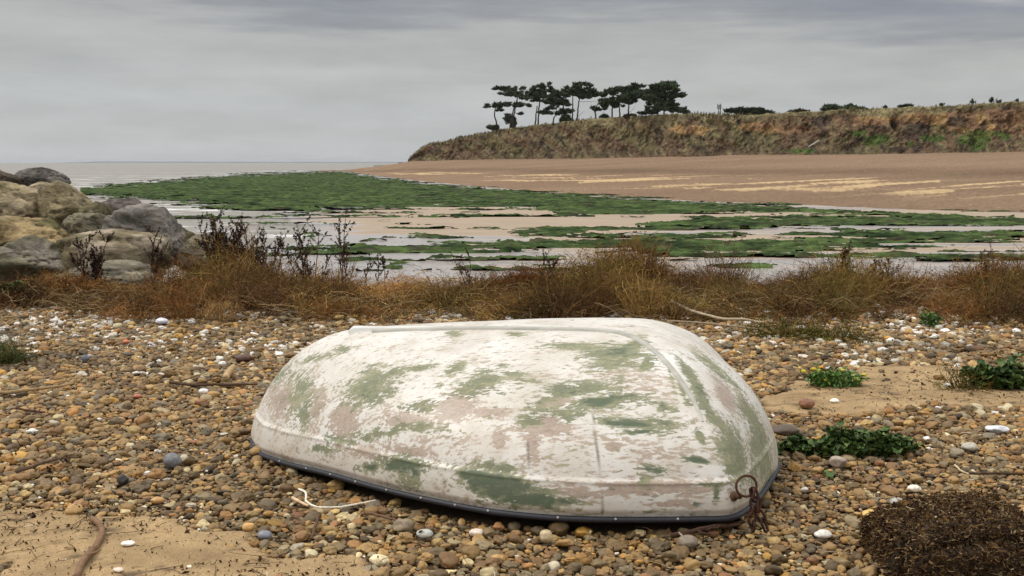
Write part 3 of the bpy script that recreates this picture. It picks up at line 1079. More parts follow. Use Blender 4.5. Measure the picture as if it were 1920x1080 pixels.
def pine(label, trunks, pads, depth_off=3.0, name='pine_tree', cat='tree', group='pines on the cliff', bare=()):
    bx, by = zp(*trunks[0][0])
    D = cd(bx) + 5 + depth_off
    base = at_y(bx, by + 1.0, D); base[2] -= .3
    t = thing(name, label, cat, base, group)
    s = D / FPX / 3.2
    mb = MB()
    tops = []
    for tr in trunks:
        pts = []
        for i, q in enumerate(tr):
            p = at_y(*zp(*q), D)
            p[1] += rng.normal(0, .35) if i else 0
            pts.append(p)
        pts = np.array(pts); pts[0, 2] -= .4
        k = np.linspace(0, 1, 14)
        tt = np.linspace(0, 1, len(pts))
        cur = np.stack([np.interp(k, tt, pts[:, j]) for j in range(3)], -1)
        cur[1:-1] += rng.normal(0, .05, (12, 3))
        mb.tube(cur, np.linspace(5.0 * s, 2.8 * s, 14), 7, srgb(74, 66, 60) * .8)
        tops.append(cur)
    cb = MB()
    for (cx, cy, rx, rz) in pads:
        rx = rx * 1.08
        c = at_y(*zp(cx, cy), D) + [0, rng.normal(0, 1.0), 0]
        RX, RZ = rx * s, rz * s
        # limb from the nearest trunk to the pad
        best = min(tops, key=lambda q: np.min(np.linalg.norm(q - c, axis=1)))
        j = int(np.argmin(np.linalg.norm(best[4:] - c, axis=1))) + 4
        a = best[j]
        mid = (a + c) / 2 + [0, 0, -.1 * RX]
        q = np.linspace(0, 1, 7)[:, None]
        cur = a * (1 - q) ** 2 + 2 * mid * q * (1 - q) + c * q * q
        mb.tube(cur, np.linspace(2.2 * s, .8 * s, 7), 5, srgb(70, 62, 55) * .7)
        # a pad is several smaller sprays, so its outline stays ragged
        ns = max(5, int(rx / 3.2))
        for _ in range(ns):
            o = rng.uniform(-1, 1, 3) * [RX * 1.0, RX * .6, RZ * .75]
            o[2] += RZ * .25 * math.sin(o[0] / RX * 5 + cx)
            pad_tufts(cb, c + o, RX * rng.uniform(.12, .34), RX * .25, RZ * rng.uniform(.16, .42), int(11 + rx * .22), .74 * rng.uniform(.6, 1.25), NEED)
    for tr in bare:
        pts = np.array([at_y(*zp(*q), D) for q in tr])
        mb.tube(pts, np.linspace(1.2 * s, .5 * s, len(pts)), 4, srgb(70, 62, 55) * .7)
    build('trunk', mb, M['bark'], t)
    build('crown', cb, M['needle'], t, smooth=False)


pine('small pine at the seaward end with bare bent trunk and one flat pad', [[(608, 362), (612, 320), (598, 280), (600, 245), (605, 228)]], [(590, 222, 40, 11), (640, 216, 40, 14), (632, 250, 16, 5)])
pine('tall pine second from the sea with long arm of foliage reaching seaward', [[(708, 362), (714, 290), (724, 230), (738, 170), (735, 140)], [(690, 350), (708, 260), (735, 180)]],
     [(630, 113, 34, 10), (680, 118, 40, 16), (740, 128, 36, 18), (720, 155, 50, 16), (770, 165, 50, 16), (700, 212, 46, 12), (775, 218, 40, 10), (745, 265, 22, 6), (640, 150, 14, 5)])
pine('pine with twin straight trunks and pointed layered top third from sea', [[(860, 330), (864, 260), (870, 190), (882, 110)], [(842, 332), (848, 270), (856, 220)]],
     [(905, 100, 26, 16), (870, 115, 44, 14), (930, 130, 40, 14), (830, 135, 40, 14), (850, 160, 60, 20), (910, 165, 50, 16), (835, 180, 40, 12), (900, 262, 36, 9)])
pine('pine with drooping stacked layers leaning beside the round dark bush', [[(1005, 312), (1006, 260), (1015, 210), (1030, 150)], [(948, 325), (955, 290), (970, 275)]],
     [(1020, 140, 44, 24), (990, 165, 46, 24), (930, 190, 40, 18), (980, 195, 55, 22), (945, 234, 34, 10), (985, 262, 40, 12), (1030, 252, 34, 12), (1005, 205, 40, 14)])
pine('dense topped pine with bare forked trunk in the middle of the row', [[(1092, 307), (1098, 250), (1104, 200), (1110, 150)], [(1066, 307), (1067, 240), (1069, 170)]],
     [(1120, 105, 52, 16), (1060, 118, 44, 18), (1085, 140, 60, 22), (1150, 140, 55, 18), (1200, 150, 46, 14), (1235, 155, 30, 9), (1130, 165, 40, 12)], bare=[[(1108, 195), (1180, 193), (1215, 192)], [(1098, 285), (1120, 265), (1138, 250)]])
pine('crooked little pine with curved bare stems and low sparse pads', [[(1208, 294), (1206, 262), (1200, 240), (1215, 215), (1235, 200)]],
     [(1240, 192, 34, 12), (1225, 238, 34, 10), (1265, 205, 26, 10)], bare=[[(1206, 265), (1185, 235), (1178, 205)], [(1235, 290), (1250, 265), (1266, 240)]])
pine('broad pine with two short trunks and thick rounded middle layers', [[(1303, 287), (1304, 240), (1310, 180), (1320, 140)], [(1352, 284), (1350, 240), (1340, 190)]],
     [(1325, 130, 44, 14), (1300, 150, 40, 14), (1310, 180, 54, 22), (1290, 210, 46, 18), (1345, 205, 40, 20), (1290, 130, 20, 6)])
pine('pine with thick straight trunk under a high flat dark crown', [[(1400, 280), (1402, 240), (1406, 200), (1425, 130)]],
     [(1450, 105, 44, 14), (1405, 120, 44, 14), (1440, 140, 60, 16), (1420, 165, 66, 20), (1400, 195, 44, 16), (1480, 165, 40, 14)], bare=[[(1405, 260), (1425, 245), (1444, 224)]])
pine('widest pine at the landward end with crown reaching almost to ground', [[(1580, 272), (1578, 220), (1585, 160), (1600, 110)], [(1618, 272), (1616, 220), (1610, 150)]],
     [(1650, 92, 46, 14), (1590, 105, 60, 14), (1630, 120, 70, 18), (1560, 135, 56, 14), (1600, 160, 80, 22), (1670, 160, 50, 14), (1540, 180, 40, 12), (1600, 195, 60, 26), (1560, 230, 50, 24), (1640, 225, 54, 24), (1690, 245, 44, 14), (1530, 258, 40, 10), (1495, 268, 30, 8), (1730, 262, 28, 6)])


def bush(label, px, py, rx, ry, off=2.0, col=NEED, name='dark_bush', group=None, n=900, size=.7, wob=.5):
    D = cd(px) + 5 + off
    c = at_y(px, py + 1.5, D)
    s = D / FPX
    base = c.copy(); base[2] -= ry * s
    mb = MB()
    for _ in range(max(4, int(rx / 4))):
        o = rng.uniform(-1, 1, 3) * [rx * s * .7, rx * s * .4, ry * s * .45]
        pad_tufts(mb, c + o, rx * s * rng.uniform(.25, .45), rx * s * .3, ry * s * rng.uniform(.4, .75), n // 6, size, col)
    o = build(name, mb, M['needle'], base=base, smooth=False)
    tag(o, label, 'bush', group)


bush('rounded dark evergreen bush behind the trunks of the two seaward pines', *zp(680, 308), 17, 15, 5.0)
bush('low spreading dark bush at the foot of the smallest seaward pine', *zp(590, 348), 11, 6, 1.0)
bush('low domed bush below the drooping pine in mid row', *zp(1020, 298), 18, 9, 4.0)
bush('tiny dark bush at the foot of the crooked little pine', *zp(1255, 284), 8, 4, 3.0)
RB = np.array([[.055, .038, .026], [.085, .060, .030], [.04, .045, .024]])
bush('low reddish bush beneath the high flat crowned pine', *zp(1400, 284), 18, 4, 1.0, RB, 'russet_bush')
GB = np.array([[.030, .042, .024], [.045, .055, .030], [.022, .030, .02]])
bush('long low green bush on the cliff top beside the lattice mast', 1402, 209, 46, 7, 30.0, GB, 'dark_bush', None, 1400)
bush('dark green hedge clump on the skyline above the fallen white pole', 1580, 203, 40, 6, 20.0, NEED, 'dark_bush', None, 1400)
bush('brownish low bush on the skyline between mast bush and hedge clump', 1495, 211, 24, 5, 15.0, RB, 'russet_bush', None, 700)
bush('small grey green bush on the skyline right of the hedge clump', 1700, 201, 14, 5, 8.0, GB, 'dark_bush', None, 500)


def skyline_weeds():
    for i, (px, hh) in enumerate([(1822, 15), (1858, 16), (1872, 11), (1905, 9), (1765, 9), (1660, 8)]):
        D = cd(px) + 7
        base = at_y(px, yline(CTOP, px) + 2, D)
        s = D / FPX
        mb = MB()
        for k in range(9):
            top = base + [rng.normal(0, 3 * s), rng.normal(0, 2 * s), hh * s * rng.uniform(.6, 1)]
            q = np.linspace(0, 1, 5)[:, None]
            cur = base * (1 - q) + top * q + [0, 0, 0] + np.sin(q * 3.1) * rng.normal(0, .6 * s, 3)
            mb.tube(cur, np.linspace(.05, .03, 5), 4, (.05, .045, .03))
            pad_tufts(mb, base * .3 + top * .7, 1.5 * s, 1.5 * s, 3.0 * s, 9, .22, GB)
        o = build('tall_weed', mb, M['scrub'], base=base, smooth=False)
        tag(o, ['tall branching weed on the skyline above the orange cliff earth', 'tallest forked weed on the skyline near the right edge', 'thin weed just right of the tallest skyline weed',
                'short bushy weed at the far right of the skyline', 'small lone weed on the cliff lip above the dark shrub', 'lowest weed sprig on the lip right of the hedge clump'][i], 'weed', 'weeds on the cliff skyline')


skyline_weeds()


def small_far_things():
    # lattice mast far behind the cliff
    D = 620.0
    base = at_y(1349, 214, D); top = at_y(1349, 196, D)
    mb = MB()
    w0, w1 = .9, .35
    cs = [(-1, -1), (1, -1), (1, 1), (-1, 1)]
    lv = np.linspace(0, 1, 7)
    ring = [[np.array([base[0] + cx * (w0 + (w1 - w0) * q), base[1] + cy * (w0 + (w1 - w0) * q), base[2] - 4 + (top[2] - base[2] + 4) * q]) for cx, cy in cs] for q in lv]
    for i in range(6):
        for j in range(4):
            mb.tube([ring[i][j], ring[i + 1][j]], .13, 4, (.10, .10, .11))
            mb.tube([ring[i][j], ring[i + 1][(j + 1) % 4]], .08, 4, (.10, .10, .11))
    t = thing('lattice_mast', 'thin grey lattice mast behind the cliff top', 'mast', base)
    build('tower', mb, M['metal'], t)
    for q in (.72, .92):
        mb = MB()
        for a in range(3):
            an = a * 2.1 + q
            p = np.array([base[0], base[1], base[2] + (top[2] - base[2]) * q]) + [math.cos(an) * 1.1, math.sin(an) * 1.1, 0]
            mb.tube([p - [0, 0, .9], p + [0, 0, .9]], .28, 6, (.13, .13, .14))
        an_ = np.linspace(0, 6.283, 13)
        mb.tube(np.array([base[0], base[1], base[2] + (top[2] - base[2]) * q]) + np.stack([np.cos(an_) * 1.1, np.sin(an_) * 1.1, 0 * an_], -1), .12, 5, (.13, .13, .14), cap=False)
        build('antenna', mb, M['metal'], t)
    # pole lying on the cliff face
    D = cd(1520) - 1
    mb = MB()
    a, b = at_y(1516, 275, D), at_y(1536, 263, D + .8)
    mb.tube(np.linspace(a, b, 5), .10, 6, (.55, .54, .50))
    tag(build('fallen_pole', mb, M['metal'], base=a), 'pale thin pole lying aslant on the cliff face', 'pole')
    # washed-up snag on the bank
    D = cd(925) - 22
    mb = MB()
    c = at_y(922, 308, D); c[2] -= .1
    for (dx, dy) in ((-6, 2), (3, -7), (8, -3), (-2, -5), (10, 1)):
        p = at_y(922 + dx, 308 + dy, D + rng.normal(0, .4))
        mb.tube(np.linspace(c, p, 4) + rng.normal(0, .05, (4, 3)), np.linspace(.2, .06, 4), 5, (.05, .035, .03))
    tag(build('driftwood_snag', mb, M['bark'], base=c), 'dark forked driftwood snag lying on the shingle bank below the cliff', 'driftwood')
    for i, (px, py, r) in enumerate([(725, 319, .5), (705, 321, .45), (682, 323, .4)]):
        D = 385.0 - i * 4
        p = at_y(px, py, D)
        V, F = ico(2)
        k = 1 + .5 * (fbm(V * 1.5 + i * 7, 3, 120) - .5)
        mb = MB(); mb.add(V * k[:, None] * [r * 2.2, r, r * .8] + p, F, (.045, .032, .028))
        tag(build('weed_heap', mb, M['bark'], base=p), ['small dark heap on the bank tip nearest the cliff', 'middle one of three dark heaps on the bank tip', 'seaward dark heap at the very tip of the bank'][i], 'heap', 'dark heaps on the bank tip')
    # row of thin posts out in the water off the bank tip
    t = thing('groyne', 'row of thin dark groyne posts standing in sea beyond bank tip', 'groyne', at_y(710, 312, 430))
    for i in range(8):
        p = at_y(702 + i * 2.7, 313, 430.0)
        mb = MB(); mb.tube([[p[0], p[1], SEA_Z - 1], [p[0], p[1], p[2] + .75]], .13, 5, (.06, .055, .05))
        build('post', mb, M['bark'], t)


small_far_things()

# ------------------------------------------------------------------ rock armour on the left
ICO5 = ico(5)


def boulder(label, cx, cy, w, h, D, col, seed, rot=0.0, flat=1.0, facets=13, col2=None, k2=.55):
    V, F = ICO5
    r = np.random.default_rng(seed)
    nrm = r.normal(0, 1, (facets, 3)); nrm /= np.linalg.norm(nrm, axis=1, keepdims=True)
    dist = r.uniform(.52, .90, facets)
    rr = np.ones(len(V)) * 1.02
    for n_, d_ in zip(nrm, dist):
        c = V @ n_
        q = np.where(c > .05, d_ / np.maximum(c, .05), 9)
        k = 34.0
        rr = -np.log(np.exp(-k * np.minimum(rr, 3)) + np.exp(-k * np.minimum(q, 3))) / k
    rid = 1 - 2 * np.abs(fbm(V @ np.array([[1, .2, .3], [0, 1, .4], [-.3, -.3, 1]]) * [1.5, 1.5, 4.0] + seed, 4, seed + 5, .5) - .5)
    rr = rr * (1 + .22 * (fbm(V * 1.6 + seed, 5, seed, .55) - .5) + .075 * (fbm(V * [3, 3, 8] + seed, 5, seed + 3, .62) - .5) - .11 * sstep(.90, 1.0, rid))
    s = D / FPX
    P = V * rr[:, None]
    a = math.radians(rot)
    R = np.array([[math.cos(a), 0, math.sin(a)], [0, 1, 0], [-math.sin(a), 0, math.cos(a)]])
    P = P @ R.T
    ex = (P[:, 0].max() - P[:, 0].min()) / 2; ez = (P[:, 2].max() - P[:, 2].min()) / 2
    P = P / [ex, (ex + ez) / 2, ez] * [w * s / 2, (w + h) * s / 4 * flat, h * s / 2]
    c0 = at_y(cx, cy, D)
    base = np.array([c0[0], c0[1], c0[2] - h * s / 2])
    t = sstep(.42, .6, fbm(V * [1.4, 1.4, 3.0] + seed * 2.0, 5, seed + 9))[:, None]
    c2 = np.array(col) * k2 if col2 is None else np.array(col2)
    C = np.array(col) * (1 - t) + c2 * t
    me = mesh_from('boulder', P + c0 - base, F, np.zeros((0, 4)), {'col': C})
    o = link('boulder', me, M['rock'], None, tuple(base))
    tag(o, label, 'boulder', 'rock armour boulders')


TAN, GREY, OLV, OCH, PINK, DGR = (.50, .395, .25), (.35, .31, .265), (.38, .305, .17), (.52, .375, .185), (.56, .45, .33), (.235, .205, .18)
boulder('small dark boulder at the very top of the pile by the photo edge', 3, 345, 70, 66, 15.5, (.22, .17, .12), 1)
boulder('dark grey slab boulder lying on top of the pile against the sea', 75, 348, 108, 62, 15.8, DGR, 5, 8, 1.0, 13)
boulder('small tan boulder tucked behind the big olive brown boulder', 82, 372, 90, 72, 14.8, TAN, 3)
boulder('large tan boulder cut by the photo edge below the dark slab', 18, 392, 132, 118, 14.0, TAN, 14, -10, 1.0, 13, OLV)
boulder('large olive brown boulder with overhang in the middle of the pile', 122, 402, 132, 122, 13.9, OLV, 17, 18, 1.0, 13, (.26, .21, .12))
boulder('narrow olive boulder leaning on the right flank of the olive brown one', 180, 420, 76, 72, 13.5, (.25, .21, .11), 21, 30)
boulder('dark brown grey boulder peeping behind the big grey one', 228, 404, 88, 66, 14.6, (.20, .165, .14), 9, 6)
boulder('big rounded grey boulder beside the water at the end of pile', 276, 448, 152, 136, 12.7, GREY, 12, 12, 1.0, 13, (.26, .235, .20))
boulder('mossy olive boulder half hidden right of the big grey boulder', 342, 462, 62, 76, 13.2, (.20, .175, .085), 33, 20)
boulder('pale low boulder at the right end behind dark seed stalks', 392, 480, 104, 84, 12.4, (.26, .225, .15), 41)
boulder('yellow ochre boulder with mossy streaks below the large tan one', 58, 462, 180, 128, 12.6, OCH, 52, -14, 1.0, 13, (.17, .145, .06))
boulder('grey olive boulder wedged between the ochre and pale boulders', 176, 430, 100, 84, 13.1, (.29, .25, .165), 63)
boulder('long pale pinkish boulder sloping down towards the scrub', 215, 478, 200, 124, 12.0, PINK, 77, 22, 1.0, 13, (.25, .20, .11))
boulder('grey veined boulder at the lower photo edge behind scrub', 38, 500, 178, 112, 11.5, (.33, .285, .22), 85, 18, 1.0, 13, (.24, .215, .13))
boulder('low buried grey boulder in front of the pale pinkish one', 205, 527, 220, 76, 11.2, (.31, .27, .19), 96, 4)

# ------------------------------------------------------------------ the upturned dinghy
NEAR = [(473, 802), (482, 826), (505, 840), (560, 866), (640, 893), (760, 926), (900, 955), (1000, 967), (1100, 972), (1200, 972), (1300, 970), (1365, 967), (1390, 958), (1418, 934), (1444, 897), (1458, 862)]
ZG = .055
gp = [at_z(px, py, ZG)[:2] for px, py in NEAR]
gp = gp + [np.array(p) for p in [(1.03, 4.45), (.96, 4.80), (.72, 5.02), (.30, 5.14), (-.15, 5.15), (-.60, 5.08), (-.95, 4.92), (-1.11, 4.72)]]
gp = np.array(gp)


def catmull_closed(P, n):
    m = len(P)
    d = np.linalg.norm(np.roll(P, -1, 0) - P, axis=1)
    out = []
    for i in range(m):
        p0, p1, p2, p3 = P[i - 1], P[i], P[(i + 1) % m], P[(i + 2) % m]
        k = max(2, int(200 * d[i]))
        a = d[i - 1]; b = d[i]; c = d[(i + 1) % m]
        m1 = (p2 - p0) / (a + b) * b
        m2 = (p3 - p1) / (b + c) * b
        t = np.arange(k)[:, None] / k
        out.append((2 * t ** 3 - 3 * t ** 2 + 1) * p1 + (t ** 3 - 2 * t ** 2 + t) * m1 + (-2 * t ** 3 + 3 * t ** 2) * p2 + (t ** 3 - t ** 2) * m2)
    c = np.concatenate(out)
    L = np.concatenate([[0], np.cumsum(np.linalg.norm(np.roll(c, -1, 0) - c, axis=1))])
    cc = np.vstack([c, c[:1]])
    s = np.linspace(0, L[-1], n, endpoint=False)
    return np.stack([np.interp(s, L, cc[:, j]) for j in range(2)], -1)


NG = 760
G2 = catmull_closed(gp, NG)
for _ in range(3):
    G2 = (np.roll(G2, 1, 0) + 2 * G2 + np.roll(G2, -1, 0)) / 4
KL = at_y(690, 618, 4.50)       # keel line, aft and forward ends
KR = at_y(1165, 603, 4.28)
gx0, gx1 = G2[:, 0].min(), G2[:, 0].max()


def hull_point(G, v):
    """G plan points on the gunwale, v 0..1 from the gunwale up to the keel line."""
    t = (G[..., 0] - gx0) / (gx1 - gx0)
    ts = np.clip((t - .10) / .80, 0, 1)
    ts = ts * ts * (3 - 2 * ts) * .5 + ts * .5
    K = KL + (KR - KL) * ts[..., None]
    nl = 1.62 + (2.02 - 1.62) * sstep(.05, .35, t)
    nl = nl + (1.92 - 2.02) * sstep(.7, .98, t)
    far = sstep(4.35, 4.7, G[..., 1])
    nl = nl + far * .25
    ph = v * math.pi / 2
    hh = 1 - np.cos(ph) ** (2 / nl)
    zz = np.sin(ph) ** (2 / nl)
    x = G[..., 0] + (K[..., 0] - G[..., 0]) * hh
    y = G[..., 1] + (K[..., 1] - G[..., 1]) * hh
    sheer = .010 * np.sin(np.clip((t - .05) / .9, 0, 1) * math.pi) - .040 * sstep(.22, .0, t) - .006
    z0 = ZG + sheer
    z = z0 + (K[..., 2] - z0) * zz
    # moulded ledge that runs round the boat above the gunwale
    zr = z - z0
    lev = .112
    o = .006 * sstep(lev + .012, lev - .004, zr) + .0035 * np.exp(-((zr - lev) / .006) ** 2)
    o = o - .012 * sstep(.03, .0, zr)
    dirx, diry = G[..., 0] - K[..., 0], G[..., 1] - K[..., 1]
    l = np.hypot(dirx, diry)
    o = o * (1 - .85 * sstep(.90, .97, t) * sstep(3.75, 3.95, G[..., 1]))
    return np.stack([x + dirx / l * o, y + diry / l * o, z], -1)


NVV = 200
vg = np.linspace(0, 1, NVV) ** 1.15
HG = np.repeat(G2[None], NVV, 0)
HV = np.repeat(vg[:, None], NG, 1)
HP = hull_point(HG, HV)
HP += ((fbm(HP * 2.5, 3, 130) - .5) * .010)[..., None] * [0, .6, 1] * np.minimum(1, HV / .2)[..., None]

GREENS = [(695, 727, 45, 26, -30, 1), (727, 705, 45, 12, -20, .8), (782, 691, 34, 6, -8, .9), (667, 757, 28, 8, 0, .8), (563, 741, 26, 40, 0, .75), (571, 777, 12, 30, 10, .8), (520, 705, 28, 14, -30, .7),
          (599, 670, 44, 6, -15, .8), (643, 654, 18, 5, -8, .9), (786, 761, 36, 12, -5, .6), (719, 813, 55, 10, -10, .7), (782, 801, 42, 10, 5, .8), (898, 717, 48, 17, -12, .85), (973, 709, 40, 8, 10, .8),
          (850, 693, 26, 9, -25, .8), (611, 843, 24, 7, 5, .8), (695, 876, 20, 9, 5, .9), (754, 870, 40, 16, 12, .95), (766, 900, 26, 12, 12, .8), (890, 892, 34, 12, 8, .95), (937, 912, 55, 24, 8, 1.1),
          (930, 876, 44, 9, 5, .9), (639, 825, 28, 6, 12, .7), (854, 626, 14, 5, 0, 1.0), (965, 627, 18, 4, 0, .9), (1155, 668, 52, 20, -5, 1), (1190, 650, 24, 14, -30, .9), (1078, 651, 45, 8, 5, .9), (1082, 729, 66, 13, -5, .9),
          (1131, 753, 54, 13, -5, 1.05), (1188, 792, 75, 10, 3, 1), (1054, 774, 54, 12, 3, .9), (1204, 810, 44, 6, 0, .8), (995, 790, 24, 10, 0, .8), (1241, 761, 26, 8, 20, .9), (1212, 684, 10, 14, 30, 1),
          (1310, 863, 28, 6, 8, .95), (1229, 880, 28, 7, 10, .9), (1210, 900, 14, 8, 0, .8), (1000, 937, 64, 15, 4, 1), (1343, 924, 7, 14, 0, 1), (1330, 909, 24, 3, -3, .8), (1314, 822, 7, 16, -25, .9), (1017, 924, 22, 8, 0, .8),
          (1100, 967, 30, 4, 0, .7), (1232, 958, 30, 4, 0, .5), (600, 735, 8, 18, 20, .5), (1262, 720, 5, 26, -12, .7), (1280, 735, 6, 22, -25, .8),
          (1316, 748, 10, 60, -27, 1), (1292, 700, 8, 34, -40, .9), (1374, 850, 22, 52, -15, 1), (1426, 850, 18, 55, -12, .95), (1340, 690, 8, 50, -48, .8), (1410, 782, 11, 46, -32, .9), (1412, 892, 20, 40, 18, .6), (1352, 800, 12, 30, -30, .8)]
DEEP = [(937, 914, 46, 18, 8, 1), (754, 872, 30, 12, 12, .95), (890, 892, 26, 9, 8, .9), (1131, 750, 38, 9, -5, .85), (1180, 792, 50, 7, 3, .95), (1000, 938, 50, 10, 4, 1), (1343, 924, 6, 12, 0, 1), (1082, 733, 30, 7, -5, .7),
        (1241, 761, 18, 6, 20, .8), (1310, 863, 22, 5, 8, .9), (1229, 880, 20, 5, 10, .8), (695, 876, 12, 6, 5, .8), (700, 730, 26, 12, -30, .5), (1155, 660, 30, 10, -5, .5), (1320, 740, 10, 40, -32, .5), (1204, 810, 30, 4, 0, .7)]
PINKS = [(647, 785, 22, 30, 10, 1), (858, 761, 34, 20, -10, 1), (917, 773, 28, 8, 0, 1), (758, 785, 34, 18, 0, .8), (766, 845, 44, 9, 8, .8), (937, 829, 12, 14, 0, 1.1), (875, 738, 44, 14, -10, .7),
         (1025, 794, 38, 18, 0, 1), (1000, 830, 12, 26, 0, .9), (1151, 838, 12, 9, 0, .9), (1041, 753, 34, 10, 0, .8), (1286, 916, 80, 12, 0, .8), (1188, 912, 64, 14, 0, .7), (1074, 920, 44, 12, 5, .7), (700, 850, 60, 12, 10, .6),
         (530, 745, 22, 30, 0, .8), (590, 760, 20, 40, 0, .6), (1180, 720, 60, 30, 0, .4), (1220, 850, 80, 40, 0, .35), (1360, 740, 12, 26, -30, 1), (1395, 760, 12, 24, -30, .7), (1425, 815, 12, 24, -20, .9), (820, 830, 60, 20, 8, .35), (1250, 946, 30, 5, 0, .8), (940, 925, 60, 30, 0, .4)]


def rblob(px, py, L):
    s = np.zeros_like(px)
    for (cx, cy, rx, ry, rot, a) in L:
        c, n_ = math.cos(math.radians(rot)), math.sin(math.radians(rot))
        dx, dy = px - cx, py - cy
        u, w = dx * c + dy * n_, -dx * n_ + dy * c
        rx, ry = rx * 1.12, ry * 1.15
        s = np.maximum(s, a * np.exp(-.8 * ((u / rx) ** 2 + (w / ry) ** 2)))
    return s


def pdist(px, py, pts):
    d = np.full(px.shape, 1e9)
    for (x0, y0), (x1, y1) in zip(pts[:-1], pts[1:]):
        dx, dy = x1 - x0, y1 - y0
        t = np.clip(((px - x0) * dx + (py - y0) * dy) / (dx * dx + dy * dy), 0, 1)
        d = np.minimum(d, np.hypot(px - x0 - t * dx, py - y0 - t * dy))
    return d


def make_dinghy():
    root_loc = np.array([0.0, 4.35, .02])
    t = thing('upturned_dinghy', 'white upturned dinghy with worn green patches lying on the pebbles', 'dinghy', root_loc)
    px, py = project(HP)
    # what faces the photographer carries the surveyed wear; the far side gets wear of its own
    du = np.roll(HP, -1, 1) - np.roll(HP, 1, 1)
    dv = np.gradient(HP, axis=0)
    nrm = np.cross(du, dv)
    ctr = HP.mean((0, 1))
    sg = np.sign((nrm * (HP - ctr)).sum(-1, keepdims=True)); nrm = nrm * sg
    toc = np.array([0, 0, EYE]) - HP
    vis = sstep(-.02, .02, (nrm * toc).sum(-1) / (np.linalg.norm(nrm, axis=-1) * np.linalg.norm(toc, axis=-1) + 1e-12))
    farn = fbm(HP * [1.6, 3, 4], 4, 141)
    green = rblob(px, py, GREENS) * vis + (1 - vis) * sstep(.45, .65, farn) * .8
    pink = rblob(px, py, PINKS) * vis + (1 - vis) * sstep(.5, .7, fbm(HP * [1.6, 3, 4] + 5, 4, 142)) * .7
    endw = sstep(0, 60, px - np.interp(py, [600, 625, 650, 700, 770, 850, 960], [1160, 1180, 1225, 1270, 1315, 1345, 1390])) * vis
    cr = np.zeros_like(px)
    for pts, w in (([(1112, 762), (1114, 800), (1121, 850), (1124, 900)], 1.6), ([(1128, 925), (1130, 968)], 1.2), ([(990, 830), (991, 880)], 1.2)):
        cr = np.maximum(cr, np.exp(-(pdist(px, py, pts) / w) ** 2))
    cr *= vis
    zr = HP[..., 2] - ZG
    low_beige = .55 * sstep(.16, .02, zr) + .16  # beige tint over the whole hull, stronger down towards the gunwale
    V = HP.reshape(-1, 3)
    top = len(V)
    # close the cap along the keel line: the last row already folds onto it
    at = {'green': green.ravel(), 'pink': pink.ravel(), 'endw': endw.ravel(), 'crack': cr.ravel(), 'deep': (rblob(px, py, DEEP) * vis).ravel(), 'low_beige': low_beige.ravel()}
    F = grid_faces(NVV, NG, True)
    half = NG // 2
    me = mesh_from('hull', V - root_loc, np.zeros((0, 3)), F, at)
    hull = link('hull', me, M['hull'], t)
    # keel strip: found on the hull along the line of the photograph, then built as a raised band
    vmask = vis > .5

    def on_hull(qx, qy):
        d = np.hypot(px - qx, py - qy) + np.where(vmask, 0, 1e6)
        k = np.unravel_index(np.argmin(d), d.shape)
        n_ = nrm[k] / (np.linalg.norm(nrm[k]) + 1e-12)
        return HP[k].copy(), n_

    path = [(700, 622), (780, 619), (870, 617), (960, 617), (1050, 618), (1120, 620), (1170, 625), (1212, 645), (1250, 682), (1280, 722), (1302, 756), (1318, 790)]
    pts = np.array([on_hull(*q)[0] for q in path])
    nn = np.array([on_hull(*q)[1] for q in path])
    k = np.linspace(0, len(path) - 1, 90)
    idx = np.arange(len(path))
    cur = np.stack([np.interp(k, idx, pts[:, j]) for j in range(3)], -1)
    cn = np.stack([np.interp(k, idx, nn[:, j]) for j in range(3)], -1)
    for _ in range(14):
        cur[1:-1] = (cur[:-2] + 2 * cur[1:-1] + cur[2:]) / 4
        cn[1:-1] = (cn[:-2] + 2 * cn[1:-1] + cn[2:]) / 4
    cn /= np.linalg.norm(cn, axis=1, keepdims=True)
    tan = np.gradient(cur, axis=0); tan /= np.linalg.norm(tan, axis=1, keepdims=True)
    sd = np.cross(tan, cn); sd /= np.linalg.norm(sd, axis=1, keepdims=True)
    u = np.linspace(0, 1, 90)
    wd = np.interp(u, [0, .6, .85, 1], [.014, .013, .010, .005])
    hh = np.interp(u, [0, .5, .9, 1], [.012, .010, .008, .002])
    prof = [(-1.25, -.5), (-.9, .75), (-.5, 1), (.5, 1), (.9, .75), (1.25, -.5)]
    P = np.stack([cur + sd * (a * wd)[:, None] + cn * (b * hh)[:, None] for a, b in prof], 1)
    mb = MB(); mb.add(P.reshape(-1, 3), grid_faces(90, 6), srgb(176, 172, 160))
    build('keel_strip', mb, M['hull_plain'], t)
    # skeg: the plank that stands up along the after part of the keel
    a, b = at_y(655, 640, 4.50), at_y(1130, 632, 4.29)
    q = np.linspace(0, 1, 60)
    P = []
    for i, f in enumerate(q):
        c = a + (b - a) * f
        kx, kz = c[0], None
        topz = (at_y(655, 611.5, 4.50)[2]) + (at_y(1130, 617, 4.29)[2] - at_y(655, 611.5, 4.50)[2]) * f
        rise = sstep(0, .028, f) * .5 + .5
        w = .022 - .008 * f
        lift = 0 if f > 0 else 0
        zt = topz - .016 * (1 - sstep(0, .02, f))
        zb = topz - .13
        P.append([[c[0], c[1] - w * 1.6, zb], [c[0], c[1] - w, zt - .006], [c[0], c[1] - w * .7, zt], [c[0], c[1] + w * .7, zt], [c[0], c[1] + w, zt - .006], [c[0], c[1] + w * 1.6, zb]])
    P = np.array(P)
    mb = MB(); mb.add(P.reshape(-1, 3), grid_faces(60, 6), (.70, .69, .64))
    mb.f4.append(np.array([[5, 4, 1, 0], [4, 3, 2, 1]]))
    build('skeg', mb, M['hull_plain'], t)
    # black rubber fender round the gunwale
    tt = (G2[:, 0] - gx0) / (gx1 - gx0)
